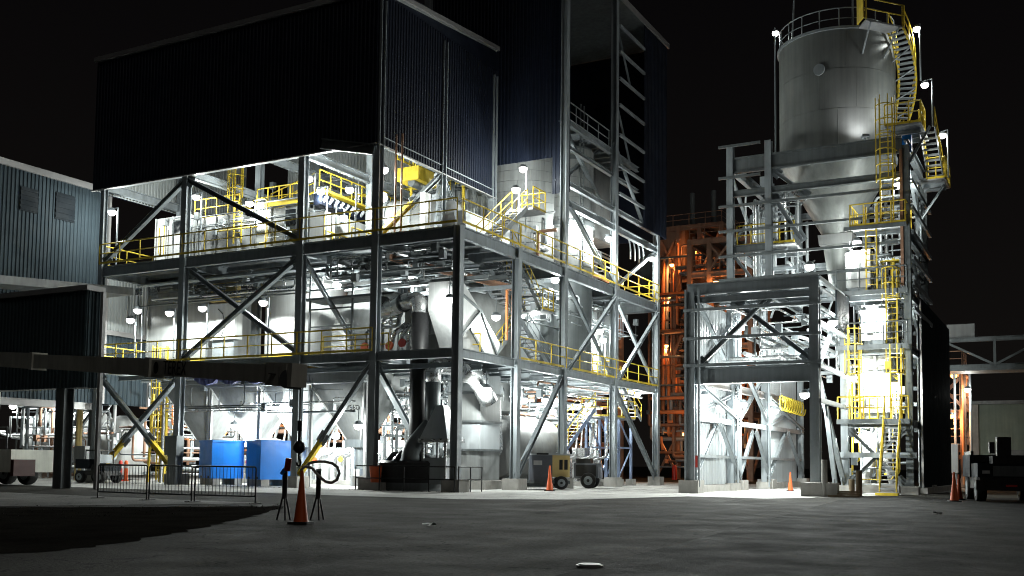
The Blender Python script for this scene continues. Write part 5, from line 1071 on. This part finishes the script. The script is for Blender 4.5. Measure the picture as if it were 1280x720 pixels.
lampset('ground floor lamps', 'lamp hung under the lower deck over the ground floor', [
    (gy(480, 486, 43.0), dict(lab='ground floor lamp just under the deck behind the tall corner column')), (gy(473, 509, 44.5), dict(lab='lower lamp behind the tall corner column on the ground floor')), (gy(448, 532, 40.3), dict(pw=.6, lab='low lamp beside the tall corner column, by the lettered BH-756D hopper')),
    (gy(403, 532, 43.5), dict(lab='lamp between the BH-756D hopper and the plain hopper')), (gy(344, 510, 41.0), dict(lab='lamp in the gap above the blue bin at the third front column')), (gy(327, 528, 43.0), dict(lab='lamp between the two blue bins')), (gy(317, 489, 44), dict(lab='lamp high under the deck between the hopper rims')),
    (gy(293, 532, 41.2), dict(pw=.6, lab='lamp beside the BH-756C hopper spout')), (gx(608, 486, -24.6), dict(lab='lamp under the deck before the scrubber column')), (gx(682, 500, -25.2), dict(pw=.7, lab='lamp over the horizontal tank beside the white diagonal brace')), (gx(695, 500, -26.0), dict(pw=.7, lab='lamp over the horizontal tank behind its neighbour lamp')),
    (gx(797, 492, -25.0), dict(lab='lamp over the blue-grey stair trestle')), ((-45.5, 43.5, 4.6), dict(lab='lamp behind the ground floor crossed braces')), ((-46.5, 48.5, 4.6), dict(lab='lamp at the rust pipe rack behind the crossed braces')), ((-36, 48.0, 4.4), dict(lab='lamp before the pale blockwork wall')), ((-27.0, 54.5, 4.4), dict(lab='lamp over the blue-grey sloping stair')), ((-27.5, 60.5, 4.6), dict(lab='lamp behind the stair trestle')), (gy(376, 528, 45.5), dict(lab='lamp behind the third front column, before the switchgear')), (gy(420, 545, 46.0), dict(pw=.7, lab='low lamp over the white switchgear cabinets')), (gy(268, 520, 45.5), dict(lab='lamp behind the plain hopper by the caged ladder')),
    (gy(497, 540, 45.5), dict(lab='lamp behind the pump tub')), (gx(590, 500, -27.9), dict(lab='lamp beside the scrubber column')), (gx(655, 500, -27.2), dict(pw=.8, lab='lamp at the near end of the horizontal tank')), (gx(735, 505, -26.5), dict(lab='lamp over the foot of the blue-grey stair'))], kind='stem', floor=.7, pw=1.15)
lampset('yard lamps behind the annex', 'lamp among the white tanks behind the annex', [((-55, 43.2, 4.6), dict(lab='lamp over the end of the white horizontal tank behind the annex')), ((-60, 43.0, 4.6), dict(lab='lamp over the far end of the white horizontal tank')), ((-51.5, 48.2, 4.4), dict(lab='lamp behind the white domed vessel'))], kind='stem', floor=.9)
lampset('load-out frame lamps', 'lamp on a white pole along the pale wall of the load-out frame', [
    (gx(881, 495, -15.5), dict(arm=(-.2, -.25), pw=2.2, lab='pole lamp just inside the front column of the load-out frame')), (gx(929, 505, -15.3), dict(arm=(-.3, 0), pw=2.2, lab='pole lamp at the second plinth of the pale wall')), (gx(969, 513, -15.3), dict(arm=(-.3, 0), pw=1.6, lab='pole lamp below the yellow hose coil')), (gx(929, 408, -15.4), dict(arm=(-.25, -.2), pw=.9, lab='taller pole lamp under the load-out roof by the pale wall')), (gx(967, 424, -15.3), dict(arm=(-.25, -.2), pw=.9, lab='tall pole lamp at the back of the load-out roof'))], kind=P, floor=.1)
lampset('load-out frame side lamps', 'lamp bracketed to the silo side of the load-out frame', [(gx(1006, 493, -10.6), dict(arm=(.3, .0), pw=2.0, lab='lamp beside the bare corner column of the load-out frame')), (gx(1041, 403, -9.7), dict(arm=(-.3, 0), lab='lamp below the small dark ribbed panel of the load-out frame')), (gx(1012, 333, -10.5), dict(arm=(.2, .2), pw=.6, lab='lamp on the roof corner of the load-out frame'))], kind='wall')
lampset('silo tower lamps', 'bright lamp inside the silo tower above a ladder platform', [
    (gy(1123, 231, 53.8), dict(pw=.6, lab='lamp at the top caged ladder of the silo tower')), (gy(1071, 303, 53.9), dict(pw=.8, lab='lamp under the cone outlet of the silo')), (gy(1062, 318, 53.9), dict(pw=.5, lab='lamp beside the highest white surge bin')),
    (gy(1080, 390, 53.9), dict(lab='lamp before the middle white surge bin, toward the load-out frame')), (gy(1102, 388, 53.9), dict(lab='lamp before the middle white surge bin, toward the caged ladder')), (gy(1066, 472, 53.4), dict(lab='lamp on the lowest platform beside the yellow ladder cage')), (gy(1106, 468, 53.9), dict(pw=1.3, lab='very bright lamp before the tall white surge bin')),
    (gy(1118, 480, 55.0), dict(lab='lamp on the lowest silo platform near the dark side wall')), ((-9.3, 54.6, 3.1), dict(lab='lamp over the screw conveyor at the silo tower foot')), ((-13, 57, 11.6), dict(pw=.6, lab='lamp on the load-out roof below the silo cone'))], kind='stem', floor=.5)
lampset('silo pole lamps', 'pole lamp on the stair and rim of the silo', [
    ((*pol(186, 3.25, 0).xy, 25.6), dict(arm=(-.0, -.15), floor=18.5, lab='pole lamp on the far rim of the silo away from the stair')), (gy(1146, 36, 56.5), dict(arm=(.15, 0), floor=21.5, lab='pole lamp at the top turn of the helical silo stair')), (gy(1156, 106, 55.0), dict(arm=(.35, .0), floor=18.5, lab='pole lamp on the square landing below the helical stair')), (gy(1178, 169, 56.9), dict(arm=(.25, 0), floor=16.3, lab='pole lamp on the outermost stair landing of the silo tower'))], kind=P, pw=.22, size=.85)
def flood(pos, aim, lab, pw):
    pos, aim = V(pos), V(aim); d = (aim-pos).normalized(); t = thing('floodlight', lab, 'lamp', pos)
    mem('housing', t, STEEL, pos-d*.14, pos, .34, .26); mem('lens', t, LENS, pos+d*.002, pos+d*.02, .3, .22); rod('bracket', t, STEEL, pos-d*.07, (pos.x, pos.y, 17.72), .03)
    ld = bpy.data.lights.new('lamp_light', 'SPOT'); ld.energy = LP*pw; ld.spot_size = R(120); ld.spot_blend = .8; ld.shadow_soft_size = .12
    o = bpy.data.objects.new('lamp_light', ld); COL.objects.link(o); o.parent = t; o.matrix_parent_inverse = WM[t.name].inverted()
    o.matrix_basis = Matrix.Translation(pos+d*.06) @ (-d).to_track_quat('Z', 'Y').to_matrix().to_4x4()
flood((-9.0, 53.55, 18.05), (-9.6, 54.6, 20.2), 'small floodlight on the top beam aimed up the silo wall', .3)
lampset('sodium lamps of the far plant', 'amber sodium lamp within the far rust-coloured plant', [
    ((-33.5, 96.5, 4.4), {}), ((-31, 94.5, 8.6), {}), ((-34.4, 94.0, 12.8), {}), ((-34, 94.2, 17.6), {}), ((-44, 83.4, 10.4), {}), ((-52, 83.4, 4.6), {}), ((-46, 83.4, 4.6), {}), ((-39, 83.2, 9.8), {}), ((-28, 92, 4.6), {}), ((-27, 87.5, 11.0), dict(pw=.7)), ((-39, 83.2, 15.2), {}), ((-31.5, 93.9, 22.2), dict(pw=.25)), ((-27.4, 87.4, 17.4), dict(pw=.5)), ((-33.8, 93.9, 20.6), dict(pw=.2))], kind='stem', floor=.4, pw=.62, col=(1, .40, .12), lens=LENSO)
lampset('amber lamps of the slim pipe tower', 'amber lamp on the slim pipe tower by the dark side wall', [((-7.6, 78.2, 5.0), dict(lab='lower amber lamp on the slim pipe tower')), ((-7.6, 80.5, 8.0), dict(lab='top amber lamp inside the slim pipe tower'))], kind='stem', floor=.3, pw=.5, col=(1, .5, .2), lens=LENSO)
lampset('white lamps of the slim pipe tower', 'white lamp facing the slim pipe tower', [((-6.5, 78.0, 6.8), {})], kind='stem', floor=.3, pw=.2)
